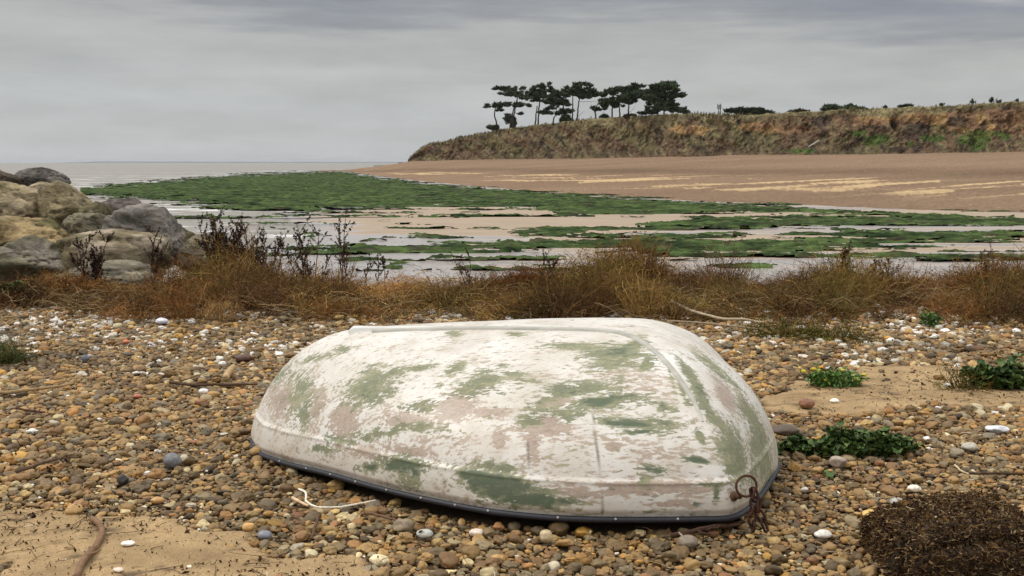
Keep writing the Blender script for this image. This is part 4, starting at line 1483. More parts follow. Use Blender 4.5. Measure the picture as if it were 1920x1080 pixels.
    zz = ZG + .010 * np.sin(np.clip((tt - .05) / .9, 0, 1) * math.pi) - .040 * sstep(.22, .0, tt) - .006
    tang = np.roll(G2, -1, 0) - np.roll(G2, 1, 0); tang /= np.linalg.norm(tang, axis=1, keepdims=True)
    outw = np.stack([tang[:, 1], -tang[:, 0]], -1)
    if ((G2 - G2.mean(0)) * outw).sum() < 0:
        outw = -outw
    cs = [(-.012, .003), (.003, .003), (.008, .0), (.010, -.005), (.009, -.011), (.004, -.015), (-.012, -.016)]
    P = np.stack([np.stack([G2[:, 0] + outw[:, 0] * a, G2[:, 1] + outw[:, 1] * a, zz + b], -1) for a, b in cs], 0)
    mb = MB(); mb.add(P.reshape(-1, 3), grid_faces(len(cs), NG, True), (.028, .027, .034))
    rim = build('fender', mb, M['rim'], t)
    # rivets that hold the fender
    Vr, Fr = ico(2)
    for (rx, ry) in [(530, 856), (577, 880), (622, 889), (672, 897), (730, 917), (793, 936), (856, 950), (918, 964), (1045, 974), (1153, 980), (1270, 981)]:
        d = np.hypot(*(np.array(project(np.stack([G2[:, 0], G2[:, 1], zz], -1))) - np.array([[rx], [ry - 3]]))) + np.where(G2[:, 1] < 4.6, 0, 1e6)
        j = int(np.argmin(d))
        c = np.array([G2[j, 0] + outw[j, 0] * .009, G2[j, 1] + outw[j, 1] * .009, zz[j] - .001])
        mb = MB(); mb.add(Vr * [.0042, .0042, .0042] + c, Fr, (.42, .40, .36))
        build('rivet', mb, M['metal'], rim, base=None) if False else rivet(rim, mb, root_loc)
    # ring bolt near the corner, with its ring
    p, n_ = on_hull(1374, 931)
    mb = MB()
    mb.tube([p - n_ * .01, p + n_ * .006], .016, 10, srgb(96, 70, 50))
    mb.tube([p, p + n_ * .030], .009, 8, srgb(80, 55, 40))
    eye = build('ring_bolt', mb, M['rust'], t)
    c = p + n_ * .030 + np.array([.018, -.004, .036])
    rad = .034
    ax_u = np.array([1.0, .12, 0]); ax_u /= np.linalg.norm(ax_u)
    ax_w = np.array([.0, .10, 1.0]); ax_w /= np.linalg.norm(ax_w)
    ang = np.linspace(0, 2 * math.pi, 41)
    mb = MB()
    mb.tube([c + ax_u * math.cos(q_) * rad + ax_w * math.sin(q_) * rad for q_ in ang], .0042, 8, srgb(84, 52, 38), cap=False)
    V, f3, f4, C = mb.arrays()
    ring = link('ring', mesh_from('ring', V - root_loc, f3, f4, {'col': C}), M['rust'], eye)
    return c, p, n_


def rivet(rim, mb, root):
    V, f3, f4, C = mb.arrays()
    link('rivet', mesh_from('rivet', V - root, f3, f4, {'col': C}), M['metal'], rim)


M['hull_plain'] = mat_attr('scuffed_keel', .55, .4, .3, 14, .3, 60, bdist=.003, stretch=(.3, 1, 1))
RING_C, BOLT_P, BOLT_N = make_dinghy()


def make_chain():
    top = RING_C + np.array([.020, -.010, -.014])
    t = thing('rusty_chain', 'rusty chain hanging from the ring on the dinghy corner', 'chain', (top[0], top[1], .03))

    def chain_link(c, d, tw, L=.030, W=.0118, r=.0044):
        d = np.array(d, float); d /= np.linalg.norm(d)
        s = np.cross(d, [math.cos(tw), math.sin(tw), .1]); s /= np.linalg.norm(s)
        pts = []
        for q in np.linspace(0, 2 * math.pi, 22, endpoint=False):
            x, y = math.cos(q), math.sin(q)
            pts.append(c + d * (x * W + math.copysign(L - W, x) * (abs(x) > .25)) + s * y * W)
        pts.append(pts[0])
        mb = MB(); mb.tube(pts, r, 6, srgb(70, 44, 33) * rng.uniform(.7, 1.2), cap=False)
        build('chain_link', mb, M['rust'], t)

    # two strands fall from the ring to the pebbles
    for s, (ex, ey, nlk) in enumerate([(1402, 985, 5), (1412, 960, 4)]):
        end = at_z(ex, ey, .012); end[1] = min(end[1], top[1] - .01)
        for i in range(nlk):
            f = (i + .35) / nlk
            c = top + (end - top) * f + np.array([.004 * math.sin(i * 2), 0, 0])
            chain_link(c, end - top + rng.normal(0, .02, 3), i * math.pi / 2 + s, L=np.linalg.norm(end - top) / nlk * .66)


make_chain()


# ------------------------------------------------------------------ shingle
PAL = [((150, 120, 84), 24), ((170, 138, 96), 16), ((126, 104, 78), 22), ((186, 158, 114), 8), ((112, 100, 84), 12), ((98, 90, 80), 6), ((162, 116, 74), 5), ((176, 132, 78), 4),
       ((136, 126, 110), 8), ((200, 184, 156), 5), ((138, 104, 76), 10), ((94, 77, 60), 10), ((144, 98, 74), 2), ((112, 110, 108), 3), ((218, 206, 188), 2), ((74, 65, 56), 3), ((190, 146, 70), 1.5)]
PCOL = np.array([srgb(*c) for c, w in PAL])
PCOL = PCOL * .74 + np.array(srgb(152, 118, 78)) * .26
PW = np.array([w for c, w in PAL], float); PW /= PW.sum()
LIGHT = np.array([srgb(226, 216, 200), srgb(206, 196, 178), srgb(236, 230, 220), srgb(190, 176, 150)])


def in_boat(x, y, shrink=.965):
    c = G2.mean(0)
    return in_poly((x - c[0]) / shrink + c[0], (y - c[1]) / shrink + c[1], G2)


RESERVED = []       # (x, y, r) kept clear for single stones


def scatter_pebbles():
    n = 520000
    y = np.sqrt(rng.uniform(2.4 ** 2, 9.3 ** 2, n))
    x = rng.uniform(-1, 1, n) * (.53 * y + .95)
    zone = np.clip(fbm(xyz(x * .9, y * .9), 3, 150), 0, 1)
    r = np.exp(rng.normal(math.log(.0074), .50, n)) * (.75 + .6 * zone)
    r *= np.interp(y, [2.8, 3.6, 5.0, 7.0, 9], [.92, .92, .92, 1.1, 1.15])
    r = np.clip(r, .0040, .030)
    sm = sand_mask(x, y)
    keep = ~in_boat(x, y) & ~(sm & (rng.random(n) > .018))
    x, y, r, sm = x[keep], y[keep], r[keep], sm[keep]
    r = np.where(sm, r * .8, r)
    order = np.argsort(-r)
    x, y, r = x[order], y[order], r[order]
    cell = .045
    H = {}
    for (rx, ry, rr) in RESERVED:
        for a in range(int((rx - rr) // cell), int((rx + rr) // cell) + 1):
            for b_ in range(int((ry - rr) // cell), int((ry + rr) // cell) + 1):
                H.setdefault((a, b_), []).append((rx, ry, rr))
    sel = []
    xl, yl, rl = x.tolist(), y.tolist(), r.tolist()
    for i in range(len(xl)):
        cx, cy, cr = xl[i], yl[i], rl[i]
        a0, b0 = int(cx // cell), int(cy // cell)
        ok = True
        for a in (a0 - 1, a0, a0 + 1):
            for b_ in (b0 - 1, b0, b0 + 1):
                for (qx, qy, qr) in H.get((a, b_), ()):
                    m_ = (cr + qr) * .80
                    if (cx - qx) ** 2 + (cy - qy) ** 2 < m_ * m_:
                        ok = False; break
                if not ok: break
            if not ok: break
        if ok:
            sel.append(i)
            H.setdefault((a0, b0), []).append((cx, cy, cr))
    sel = np.array(sel)
    x, y, r = x[sel], y[sel], r[sel]
    k = len(x)
    print('pebbles', k)
    e = rng.uniform(.75, 1.35, k)
    scl = np.stack([r * np.sqrt(e), r / np.sqrt(e), r * rng.uniform(.34, .80, k)], -1)
    rot = np.stack([rng.normal(0, .22, k), rng.normal(0, .22, k), rng.uniform(0, 6.28, k)], -1)
    z = ground_z(x, y) - .012 + scl[:, 2] * rng.uniform(.25, .95, k) + .004
    col = PCOL[rng.choice(len(PCOL), k, p=PW)] * [1.04, 1.02, .80] * np.clip(rng.normal(.84, .24, (k, 1)), .32, 1.25)
    # the upper beach is strewn with pale flints and shells
    pw = np.interp(y, [4.8, 6.0, 6.9, 8.2], [.010, .035, .14, .25]) * (.4 + 1.2 * sstep(.35, .65, fbm(xyz(x * 1.3, y * 1.3), 3, 151)))
    li = rng.random(k) < pw
    col[li] = LIGHT[rng.integers(0, 4, li.sum())] * rng.uniform(.8, 1.0, (li.sum(), 1))
    # damp dark drifts
    dk = sstep(.60, .72, fbm(xyz(x * 1.1 + 4, y * 2.2), 4, 152)) * .45 * np.interp(y, [3, 5.5, 6.5], [.3, .6, 1])
    col = col * (1 - dk[:, None])
    return np.stack([x, y, z], -1), scl, rot, col


def pebble_nodes(variants=12):
    ng = bpy.data.node_groups.new('pebble_scatter', 'GeometryNodeTree')
    ng.interface.new_socket('Geometry', in_out='INPUT', socket_type='NodeSocketGeometry')
    ng.interface.new_socket('Geometry', in_out='OUTPUT', socket_type='NodeSocketGeometry')
    L = ng.links.new
    gi = ng.nodes.new('NodeGroupInput'); go = ng.nodes.new('NodeGroupOutput')
    g2i = ng.nodes.new('GeometryNodeGeometryToInstance')
    for i in range(variants):
        s = ng.nodes.new('GeometryNodeMeshIcoSphere')
        s.inputs['Radius'].default_value = 1.0
        s.inputs['Subdivisions'].default_value = 4
        nz = ng.nodes.new('ShaderNodeTexNoise'); nz.noise_dimensions = '4D'
        nz.inputs['W'].default_value = i * 3.7 + 1
        nz.inputs['Scale'].default_value = .75 if i % 3 else 1.1
        nz.inputs['Detail'].default_value = 1.2
        ps = ng.nodes.new('GeometryNodeInputPosition')
        mr = ng.nodes.new('ShaderNodeMapRange')
        mr.inputs[1].default_value = .25; mr.inputs[2].default_value = .75
        mr.inputs[3].default_value = -.34; mr.inputs[4].default_value = .34
        L(nz.outputs[0], mr.inputs[0])
        vm = ng.nodes.new('ShaderNodeVectorMath'); vm.operation = 'SCALE'
        L(ps.outputs[0], vm.inputs[0]); L(mr.outputs[0], vm.inputs['Scale'])
        sp = ng.nodes.new('GeometryNodeSetPosition')
        L(s.outputs['Mesh'], sp.inputs['Geometry']); L(vm.outputs[0], sp.inputs['Offset'])
        ss = ng.nodes.new('GeometryNodeSetShadeSmooth')
        L(sp.outputs[0], ss.inputs[0])
        sm = ng.nodes.new('GeometryNodeSetMaterial')
        sm.inputs['Material'].default_value = M['pebble']
        L(ss.outputs[0], sm.inputs[0])
        L(sm.outputs[0], g2i.inputs[0])
    iop = ng.nodes.new('GeometryNodeInstanceOnPoints')
    L(gi.outputs[0], iop.inputs['Points']); L(g2i.outputs[0], iop.inputs['Instance'])
    iop.inputs['Pick Instance'].default_value = True

    def na(name, typ):
        q = ng.nodes.new('GeometryNodeInputNamedAttribute'); q.data_type = typ
        q.inputs['Name'].default_value = name
        return q.outputs[0]
    L(na('vid', 'INT'), iop.inputs['Instance Index'])
    er = ng.nodes.new('FunctionNodeEulerToRotation')
    L(na('rot', 'FLOAT_VECTOR'), er.inputs[0]); L(er.outputs[0], iop.inputs['Rotation'])
    L(na('scl', 'FLOAT_VECTOR'), iop.inputs['Scale'])
    L(iop.outputs[0], go.inputs[0])
    return ng


def stone(name, label, px, py, w, h, col, seed, cat='pebble', group='single stones on the beach', squash=.6, rot=None, facets=0, mat='pebble_thing'):
    """One stone that stands out: px, py its centre in the photograph, w its width in pixels."""
    g = at_z(px, py + h * .35, 0.0)
    D = g[1]; s = D / FPX
    V, F = ico(4)
    r = np.random.default_rng(seed)
    rr = np.ones(len(V))
    for _ in range(facets):
        n_ = r.normal(0, 1, 3); n_ /= np.linalg.norm(n_)
        c = V @ n_
        rr = np.minimum(rr, np.where(c > .05, r.uniform(.6, .9) / np.maximum(c, .05), 9))
    rr = rr * (1 + .34 * (fbm(V * .9 + seed, 2, seed) - .5))
    rx, rz = w * s / 2, h * s / 2 * 1.02
    P = V * rr[:, None] * [rx, (rx + rz) / 2 * 1.05, rz]
    a = r.uniform(-.25, .25)
    x_ = P[:, 0] * math.cos(a) - P[:, 2] * math.sin(a) * .3
    P = np.stack([x_, P[:, 1], P[:, 2]], -1)
    gz = float(ground_z(g[0], g[1]))
    base = np.array([g[0], g[1], gz])
    P = P + [0, 0, rz * .75 + .004]
    col = np.array(col) * .72 + np.array([1.06, 1.0, .86]) * np.mean(col) * .28
    vn = np.exp(-((fbm(V * 1.8 + seed * 3, 3, seed + 2) - .5) / .035) ** 2)[:, None] * (.35 if seed % 3 == 0 else .08)
    C = col[None] * (.75 + .5 * fbm(V * 3 + seed, 4, seed + 1)[:, None]) * (1 + vn)
    o = link(name, mesh_from(name, P, F, np.zeros((0, 4)), {'col': C}), M[mat], None, tuple(base))
    tag(o, label, cat, group)
    RESERVED.append((g[0], g[1], rx * .95))


stone('pebble', 'large round blue grey pebble lying left of the dinghy bottom edge', 324, 866, 36, 28, srgb(108, 108, 112), 201)
stone('pebble', 'angular black stone on the shingle just above the lower left sand', 231, 901, 24, 20, srgb(62, 60, 58), 202, facets=6)
stone('pebble', 'smooth blue grey pebble lying on the edge of the sand', 496, 1005, 30, 16, srgb(124, 128, 140), 203)
stone('pebble', 'yellow ochre pebble resting on sand beside the blue grey pebble', 466, 990, 26, 15, srgb(205, 150, 52), 204)
stone('pebble', 'amber pebble half sunk at the top of the lower left sand', 296, 940, 28, 12, srgb(196, 140, 56), 205)
stone('pebble', 'long pale grey pebble below the dark fender of the dinghy', 796, 1003, 34, 16, srgb(176, 176, 166), 206)
stone('pebble', 'pinkish white oblong pebble under the middle of the dinghy', 894, 1001, 28, 14, srgb(222, 200, 184), 207)
stone('pebble', 'smooth tan egg shaped pebble upright under the dinghy middle', 1024, 1008, 28, 26, srgb(196, 172, 124), 208)
stone('pebble', 'brownish grey large pebble below the chain end of dinghy', 1288, 1018, 40, 24, srgb(134, 116, 96), 209)
stone('pebble', 'grey and white pebble left of the dark matted clump', 1684, 944, 32, 16, srgb(170, 166, 158), 210)
stone('pebble', 'white topped pebble on the shingle below the chain', 1544, 1004, 34, 16, srgb(216, 210, 200), 211)
stone('pebble', 'bright yellow broken stone touching the dark matted clump', 1634, 968, 40, 20, srgb(222, 178, 60), 212, facets=7)
stone('pebble', 'rusty red brown stone on the sand right of dinghy bow', 1512, 758, 32, 20, srgb(140, 84, 50), 213)
stone('pebble', 'long dark brown stone beside the right end of dinghy', 1472, 808, 56, 20, srgb(96, 78, 60), 214)
stone('pebble', 'pinkish grey flat stone in front of the dark leafy patch', 1572, 868, 40, 22, srgb(168, 146, 128), 215, facets=4)
stone('pebble', 'bluish white flat slab near the right photo edge', 1868, 806, 46, 14, srgb(204, 208, 216), 216, facets=4)
stone('pebble', 'pale grey stone on shingle between leafy patch and right edge', 1818, 840, 30, 16, srgb(184, 176, 160), 217, facets=4)
stone('pebble', 'dark maroon stone high on the left beach', 456, 672, 34, 14, srgb(92, 56, 42), 218)
stone('pebble', 'slate blue broken stone on the left beach above the long stick', 160, 678, 16, 16, srgb(92, 96, 106), 219, facets=5)
stone('pebble', 'bright orange pebble on the upper left beach', 236, 645, 14, 8, srgb(214, 104, 44), 220)
stone('pebble', 'orange red flat pebble low among brown pebbles left of dinghy', 258, 744, 18, 8, srgb(190, 92, 50), 221)
stone('pebble', 'large beige flat stone under the dinghy near twigs', 756, 988, 46, 24, srgb(142, 120, 88), 222, facets=3)
stone('sea_shell', 'bluish white shell among pale stones near the left scrub', 303, 607, 24, 13, srgb(214, 216, 232), 223, 'shell', None, .4)
stone('sea_shell', 'white shell beside thin branch on the left beach', 382, 735, 18, 11, srgb(236, 230, 222), 224, 'shell', None, .4)
stone('sea_shell', 'long white shell lying on the litter of the lower left sand', 240, 1021, 28, 9, srgb(230, 222, 210), 225, 'shell', None, .3)
stone('sea_shell', 'white shell lying alone on the sand of the right beach', 1776, 723, 16, 8, srgb(238, 230, 216), 226, 'shell', None, .4)
stone('sea_shell', 'white shell on the sand nearest the right end of dinghy', 1565, 753, 18, 9, srgb(236, 228, 214), 227, 'shell', None, .4)
stone('sea_shell', 'white ribbed shell on pebbles above the dark matted clump', 1714, 918, 28, 13, srgb(232, 218, 196), 228, 'shell', None, .4)
stone('sea_shell', 'pinkish open shell on sand at the bottom photo edge', 222, 1071, 22, 9, srgb(220, 196, 176), 229, 'shell', None, .3)


def make_shingle():
    P, scl, rot, col = scatter_pebbles()
    me = mesh_from('shingle', P, np.zeros((0, 3)), np.zeros((0, 4)), {'scl': scl, 'rot': rot, 'pcol': col})
    at = me.attributes.new('vid', 'INT', 'POINT')
    at.data.foreach_set('value', rng.integers(0, 12, len(P)).astype(np.int32))
    o = link('shingle', me)
    md = o.modifiers.new('scatter', 'NODES')
    md.node_group = pebble_nodes()
    tag(o, 'brown and tan beach pebbles covering the ground around the dinghy', 'pebbles', kind='stuff')


make_shingle()

# ------------------------------------------------------------------ dry scrub band
SCTOP = [(-80, 540), (60, 532), (150, 520), (260, 515), (330, 490), (430, 475), (520, 498), (620, 515), (690, 532), (760, 518), (860, 520), (960, 515), (1040, 505), (1100, 490), (1180, 478),
         (1250, 490), (1330, 505), (1420, 510), (1500, 512), (1600, 505), (1700, 505), (1800, 500), (1900, 490), (2000, 485)]
SCB = np.array([srgb(128, 92, 52), srgb(108, 80, 48), srgb(148, 110, 64), srgb(92, 68, 46), srgb(120, 102, 56), srgb(76, 58, 42), srgb(176, 140, 88), srgb(104, 96, 52), srgb(84, 54, 40), srgb(60, 46, 36)]) * [1.36, 1.28, 1.22]


def stems(mb, base, top, bend, w0, w1, col, seg=5, sides=3):
    """Many thin three-sided curved stems at once."""
    n = len(base)
    t = np.linspace(0, 1, seg)[None, :, None]
    cur = base[:, None] * (1 - t) + top[:, None] * t + bend[:, None] * (4 * t * (1 - t))
    tan = top - base + 1e-6
    a = rng.normal(0, 1, (n, 3))
    u = np.cross(tan, a); u /= np.linalg.norm(u, axis=1, keepdims=True) + 1e-9
    w = np.cross(tan, u); w /= np.linalg.norm(w, axis=1, keepdims=True) + 1e-9
    rad = (w0[:, None] * (1 - t[..., 0]) + w1[:, None] * t[..., 0])[..., None]
    R = []
    for s in range(sides):
        an = s * 2 * math.pi / sides
        R.append(cur + rad * (math.cos(an) * u + math.sin(an) * w)[:, None])
    V = np.stack(R, 2)          # n, seg, sides, 3
    idx = np.arange(n * seg * sides).reshape(n, seg, sides)
    F = []
    for s in range(sides):
        s2 = (s + 1) % sides
        F.append(np.stack([idx[:, :-1, s], idx[:, :-1, s2], idx[:, 1:, s2], idx[:, 1:, s]], -1).reshape(-1, 4))
    mb.add(V.reshape(-1, 3), np.concatenate(F), np.repeat(col, seg * sides, 0))


def flecks(mb, P, size, col):
    n = len(P)
    a = rng.normal(0, 1, (n, 3)); a /= np.linalg.norm(a, axis=1, keepdims=True)
    b = np.cross(a, rng.normal(0, 1, (n, 3))); b /= np.linalg.norm(b, axis=1, keepdims=True) + 1e-9
    s = np.broadcast_to(size, (n,))[:, None]
    V = np.stack([P - a * s, P + b * s * .55, P + a * s, P - b * s * .55], 1)
    mb.add(V.reshape(-1, 3), np.arange(n * 4).reshape(-1, 4), np.repeat(col, 4, 0))


def make_scrub():
    mb = MB()
    n = 62000
    y = 7.5 + 3.4 * rng.random(n) ** .95
    x = rng.uniform(-1, 1, n) * (.56 * y + .9)
    edge = (fbm(xyz(x * 1.1, y * .6), 5, 160, .65) - .5) * 2.0
    gz0 = ground_z(x, y)
    zt0 = EYE - (yline(SCTOP, 960 + FPX * x / y) - 305) / FPX * y
    ok = (y > 7.92 + edge * .9) & (zt0 - gz0 > .03)
    x, y = x[ok], y[ok]
    n = len(x)
    px = 960 + FPX * x / y
    gz = ground_z(x, y)
    ztop = EYE - (yline(SCTOP, px) - 305) / FPX * y
    cl = fbm(xyz(x * 1.7, y * 1.7), 4, 161)
    hmax = np.clip(ztop - gz, .07, .7) * (.34 + 1.05 * sstep(.34, .70, cl)) * np.interp(y, [7.6, 8.4, 9.0, 11], [.30, .75, 1, 1])
    h = hmax * rng.uniform(.35, 1.05, n)
    # two thirds of the stems belong to clumps that spread from one root
    nc = 190
    cx, cy = rng.uniform(-5.6, 5.6, nc), 7.9 + 2.2 * rng.random(nc)
    cr_ = rng.uniform(.10, .34, nc)
    chh = rng.uniform(.65, 1.5, nc)
    ccol = SCB[rng.integers(0, len(SCB), nc)] * rng.uniform(.7, 1.3, (nc, 1))
    dd_ = (x[:, None] - cx) ** 2 + (y[:, None] - cy) ** 2
    ci = np.argmin(dd_ / (cr_ ** 2), 1)
    dist = np.sqrt(dd_[np.arange(n), ci])
    inc = (dist < cr_[ci] * 1.4) & (rng.random(n) < .85)
    h = np.where(inc, h * chh[ci] * (1.15 - .55 * np.minimum(1, dist / (cr_[ci] * 1.4))), h * .68)
    bx = np.where(inc, cx[ci] + (x - cx[ci]) * .35, x)
    by = np.where(inc, cy[ci] + (y - cy[ci]) * .35, y)
    offx, offy = np.where(inc, (x - cx[ci]) * .9, 0), np.where(inc, (y - cy[ci]) * .9, 0)
    base = np.stack([bx, by, ground_z(bx, by) - .01], -1)
    az = rng.uniform(0, 6.28, n)
    lean = rng.gamma(2.2, .48, n)
    lean = np.where(inc, lean * .45, lean)
    top = base + np.stack([np.cos(az) * lean * h + offx, np.sin(az) * lean * h + offy, h], -1)
    bend = rng.normal(0, .34, (n, 3)) * h[:, None]
    pal = SCB[rng.integers(0, len(SCB), n)]
    pal = np.where(inc[:, None], pal * .35 + ccol[ci] * .65, pal)
    z_ = fbm(xyz(x * .8, y * .8), 3, 162)[:, None]
    zr_ = sstep(.40, .62, fbm(xyz(x * 1.3 + 5, y * 1.3), 4, 163))[:, None]
    col = pal * rng.uniform(.55, 1.25, (n, 1)) * (.45 + 1.1 * z_) * (np.array([.98, .93, 1.0]) * (1 - zr_) + np.array([.88, .97, .92]) * zr_)
    stems(mb, base, top, bend, rng.uniform(.0018, .0034, n), np.full(n, .0010), col)
    # side twigs
    k = 52000
    i = rng.integers(0, n, k)
    f = rng.uniform(.3, .98, (k, 1))
    b0 = base[i] * (1 - f) + top[i] * f + bend[i] * 4 * f * (1 - f)
    d = rng.normal(0, 1, (k, 3)); d[:, 2] = d[:, 2] * .5 + .25
    L = rng.uniform(.03, .13, (k, 1))
    stems(mb, b0, b0 + d * L * .7, rng.normal(0, .012, (k, 3)), np.full(k, .0016), np.full(k, .0008), col[i] * rng.uniform(.7, 1.3, (k, 1)), seg=3)
    # shrivelled leaves and seed husks
    k = 90000
    i = rng.integers(0, n, k)
    f = rng.uniform(.15, 1.0, (k, 1))
    P = base[i] * (1 - f) + top[i] * f + bend[i] * 4 * f * (1 - f) + rng.normal(0, .022, (k, 3))
    ol = (rng.random(k) < .14)[:, None]
    c = np.where(ol, np.array([.115, .115, .035]), col[i] * rng.uniform(.7, 1.4, (k, 1)))
    flecks(mb, P, rng.uniform(.004, .012, k), c)
    # pale straw lying along the front
    k = 1500
    xs = rng.uniform(-5.2, 5.2, k)
    ysf = 8.2 + rng.normal(0, .35, k) + .5 * rng.random(k)
    b0 = np.stack([xs, ysf, ground_z(xs, ysf) + rng.uniform(.01, .14, k)], -1)
    an = rng.uniform(0, 6.28, k)
    L = rng.uniform(.10, .35, k)
    e = b0 + np.stack([np.cos(an) * L, np.sin(an) * L * .5, rng.normal(.02, .05, k)], -1)
    e[:, 2] = np.maximum(e[:, 2], ground_z(e[:, 0], e[:, 1]) + .01)
    stems(mb, b0, e, rng.normal(0, .035, (k, 3)), np.full(k, .0022), np.full(k, .0012), np.array([[.36, .25, .13]]) * rng.uniform(.5, 1.15, (k, 1)))
    o = build('dry_scrub', mb, M['scrub'])
    tag(o, 'tangled brown dry scrub in a band across the top of the shingle', 'scrub', kind='stuff')


make_scrub()


def dock(label, px, py_top, D, spread, nst, dens=1.0, col=srgb(62, 46, 42), name='dock_plant', group='dark seed stalks in the scrub', lean=0.0):
    top0 = at_y(px, py_top, D)
    bx = top0[0] - lean
    base = np.array([bx, D, float(ground_z(bx, D))])
    h0 = top0[2] - base[2]
    t = thing(name, label, 'plant', base, group)
    sm = MB()
    for i in range(nst):
        sd = MB()
        hh = h0 * (1.0 if i == 0 else rng.uniform(.55, .98))
        tip = base + [lean * hh / h0 + rng.normal(0, spread), rng.normal(0, spread * .7), hh]
        if i == 0:
            tip = top0
        b0 = base + rng.normal(0, .05, 3) * [1, 1, 0]
        q = np.linspace(0, 1, 9)[:, None]
        bend = rng.normal(0, .03, 3)
        cur = b0 * (1 - q) + tip * q + bend * 4 * q * (1 - q)
        sm.tube(cur, np.linspace(.0050, .0022, 9), 5, srgb(96, 70, 50) * .8)
        branches = [cur[4:]]
        for k in range(int(5 * dens) + 1):
            j = rng.integers(3, 8)
            d = np.array([rng.normal(0, .6), rng.normal(0, .6), 1.0]); d /= np.linalg.norm(d)
            L = rng.uniform(.06, .17) * (h0 / .6)
            br = cur[j] + d * np.linspace(0, L, 4)[:, None] + np.array([0, 0, .02]) * np.linspace(0, 1, 4)[:, None] ** 2
            sm.tube(br, np.linspace(.0026, .0014, 4), 4, srgb(80, 58, 44) * .8)
            branches.append(br)
        for br in branches:
            m = int(16 * dens)
            f = rng.uniform(.15, 1.0, m) * (len(br) - 1)
            i0 = np.minimum(f.astype(int), len(br) - 2)
            P = br[i0] + (br[i0 + 1] - br[i0]) * (f - i0)[:, None] + rng.normal(0, .005, (m, 3))
            for _ in range(3):
                flecks(sd, P + rng.normal(0, .003, P.shape), rng.uniform(.005, .011, m), np.array(col)[None] * rng.uniform(.5, 1.3, (m, 1)))
        build('seed_head', sd, M['scrub'], t, smooth=False)
    build('stem', sm, M['twig'], t)


dock('dark seed stalks standing in front of the long pale pinkish boulder', 172, 440, 9.4, .10, 12)
dock('short dark seed stalks against the big grey boulder', 297, 430, 9.5, .05, 4, .9)
dock('thick dark upright spike at left of the tallest stalk clump', 396, 400, 9.6, .08, 9, 1.5, lean=-.10)
dock('tallest dense clump of dark seed stalks against the water', 448, 405, 9.5, .17, 13, 1.2)
dock('slanting dark stalks right of the tallest stalk clump', 490, 432, 9.4, .12, 10, 1.1, lean=.05)
dock('leaning dotted seed stalk between tall clump and slim one', 556, 418, 9.3, .11, 10, .9, lean=-.12)
dock('slim isolated seed stalk with two round topped branches', 638, 406, 9.3, .05, 4, .8)
dock('small dark tuft of seeds left of scrub middle', 712, 472, 9.2, .05, 3, .8)
dock('thin russet stalk rising before the pale flats in mid band', 872, 462, 9.2, .07, 3, .5, srgb(96, 60, 44))
dock('grey green seed stalk beside the largest brown bush', 1030, 470, 9.4, .07, 4, .8, srgb(70, 62, 46))
dock('dark leafy stalk standing alone in the right scrub', 1590, 468, 9.2, .08, 6, 1.1, srgb(66, 58, 46))
dock('low brown stalk right of the dark leafy stalk', 1660, 480, 9.3, .09, 4, .6, srgb(90, 66, 44))
dock('thin branched stalk in the scrub near the right photo edge', 1855, 452, 9.4, .08, 4, .6, srgb(92, 66, 44))


def big_bush(label, px, py_top, D, width, n, col, name='brown_bush'):
    top0 = at_y(px, py_top, D)
    base = np.array([top0[0], D, float(ground_z(top0[0], D))])
    h0 = top0[2] - base[2]
    mb, fb = MB(), MB()
    az = rng.uniform(0, 6.28, n); rr = np.sqrt(rng.random(n)) * width
    b0 = base + np.stack([np.cos(az) * rr * .45, np.sin(az) * rr * .35, 0 * az], -1)
    hh = h0 * (1 - .55 * (rr / width) ** 2) * rng.uniform(.5, 1.0, n)
    tp = base + np.stack([np.cos(az) * rr, np.sin(az) * rr * .7, hh], -1) + rng.normal(0, .03, (n, 3))
    c = np.array(col)[rng.integers(0, len(col), n)] * rng.uniform(.6, 1.25, (n, 1))
    bd = rng.normal(0, .05, (n, 3))
    stems(mb, b0, tp, bd, rng.uniform(.0020, .0036, n), np.full(n, .0012), c, 6)
    k = n * 3
    i = rng.integers(0, n, k); f = rng.uniform(.3, 1, (k, 1))
    q = b0[i] * (1 - f) + tp[i] * f + bd[i] * 4 * f * (1 - f)
    stems(mb, q, q + rng.normal(0, .05, (k, 3)) + [0, 0, .025], rng.normal(0, .01, (k, 3)), np.full(k, .0016), np.full(k, .0009), c[i], 3)
    k = n * 6
    i = rng.integers(0, n, k); f = rng.uniform(.35, 1.05, (k, 1))
    q = b0[i] * (1 - f) + tp[i] * f + bd[i] * 4 * f * (1 - f) + rng.normal(0, .025, (k, 3))
    flecks(fb, q, rng.uniform(.004, .010, k), c[i] * rng.uniform(.6, 1.4, (k, 1)))
    t = thing(name, label, 'bush', base)
    build('stem', mb, M['scrub'], t)
    build('foliage', fb, M['scrub'], t, smooth=False)


BRN = SCB[[0, 1, 2, 3, 5]]
OLI = np.array([srgb(104, 96, 44), srgb(86, 82, 40), srgb(112, 88, 46), srgb(70, 62, 36), srgb(128, 122, 60)]) * .85
big_bush('largest brown bush rising above the scrub band behind dinghy', 1185, 436, 9.5, .42, 700, BRN)
big_bush('reddish brown bush behind the middle of the scrub band', 985, 505, 9.4, .34, 450, BRN[[0, 3, 4]] * [1.1, .85, .85])
big_bush('brown bush in the scrub at the right photo edge', 1880, 478, 9.2, .50, 600, BRN)
big_bush('olive brown bush below the tallest stalk clump', 430, 470, 9.3, .42, 600, OLI)
big_bush('rusty bush at the left scrub in front of boulders', 120, 518, 9.2, .45, 500, BRN)
big_bush('yellow green tangled plant in the scrub right of middle', 1075, 530, 8.7, .20, 260, np.array([srgb(140, 140, 50), srgb(112, 120, 46), srgb(150, 150, 80)]) * .85, 'olive_plant')
big_bush('olive trailing weed on the stones right of dinghy top', 1470, 640, 7.3, .34, 330, OLI, 'olive_plant')
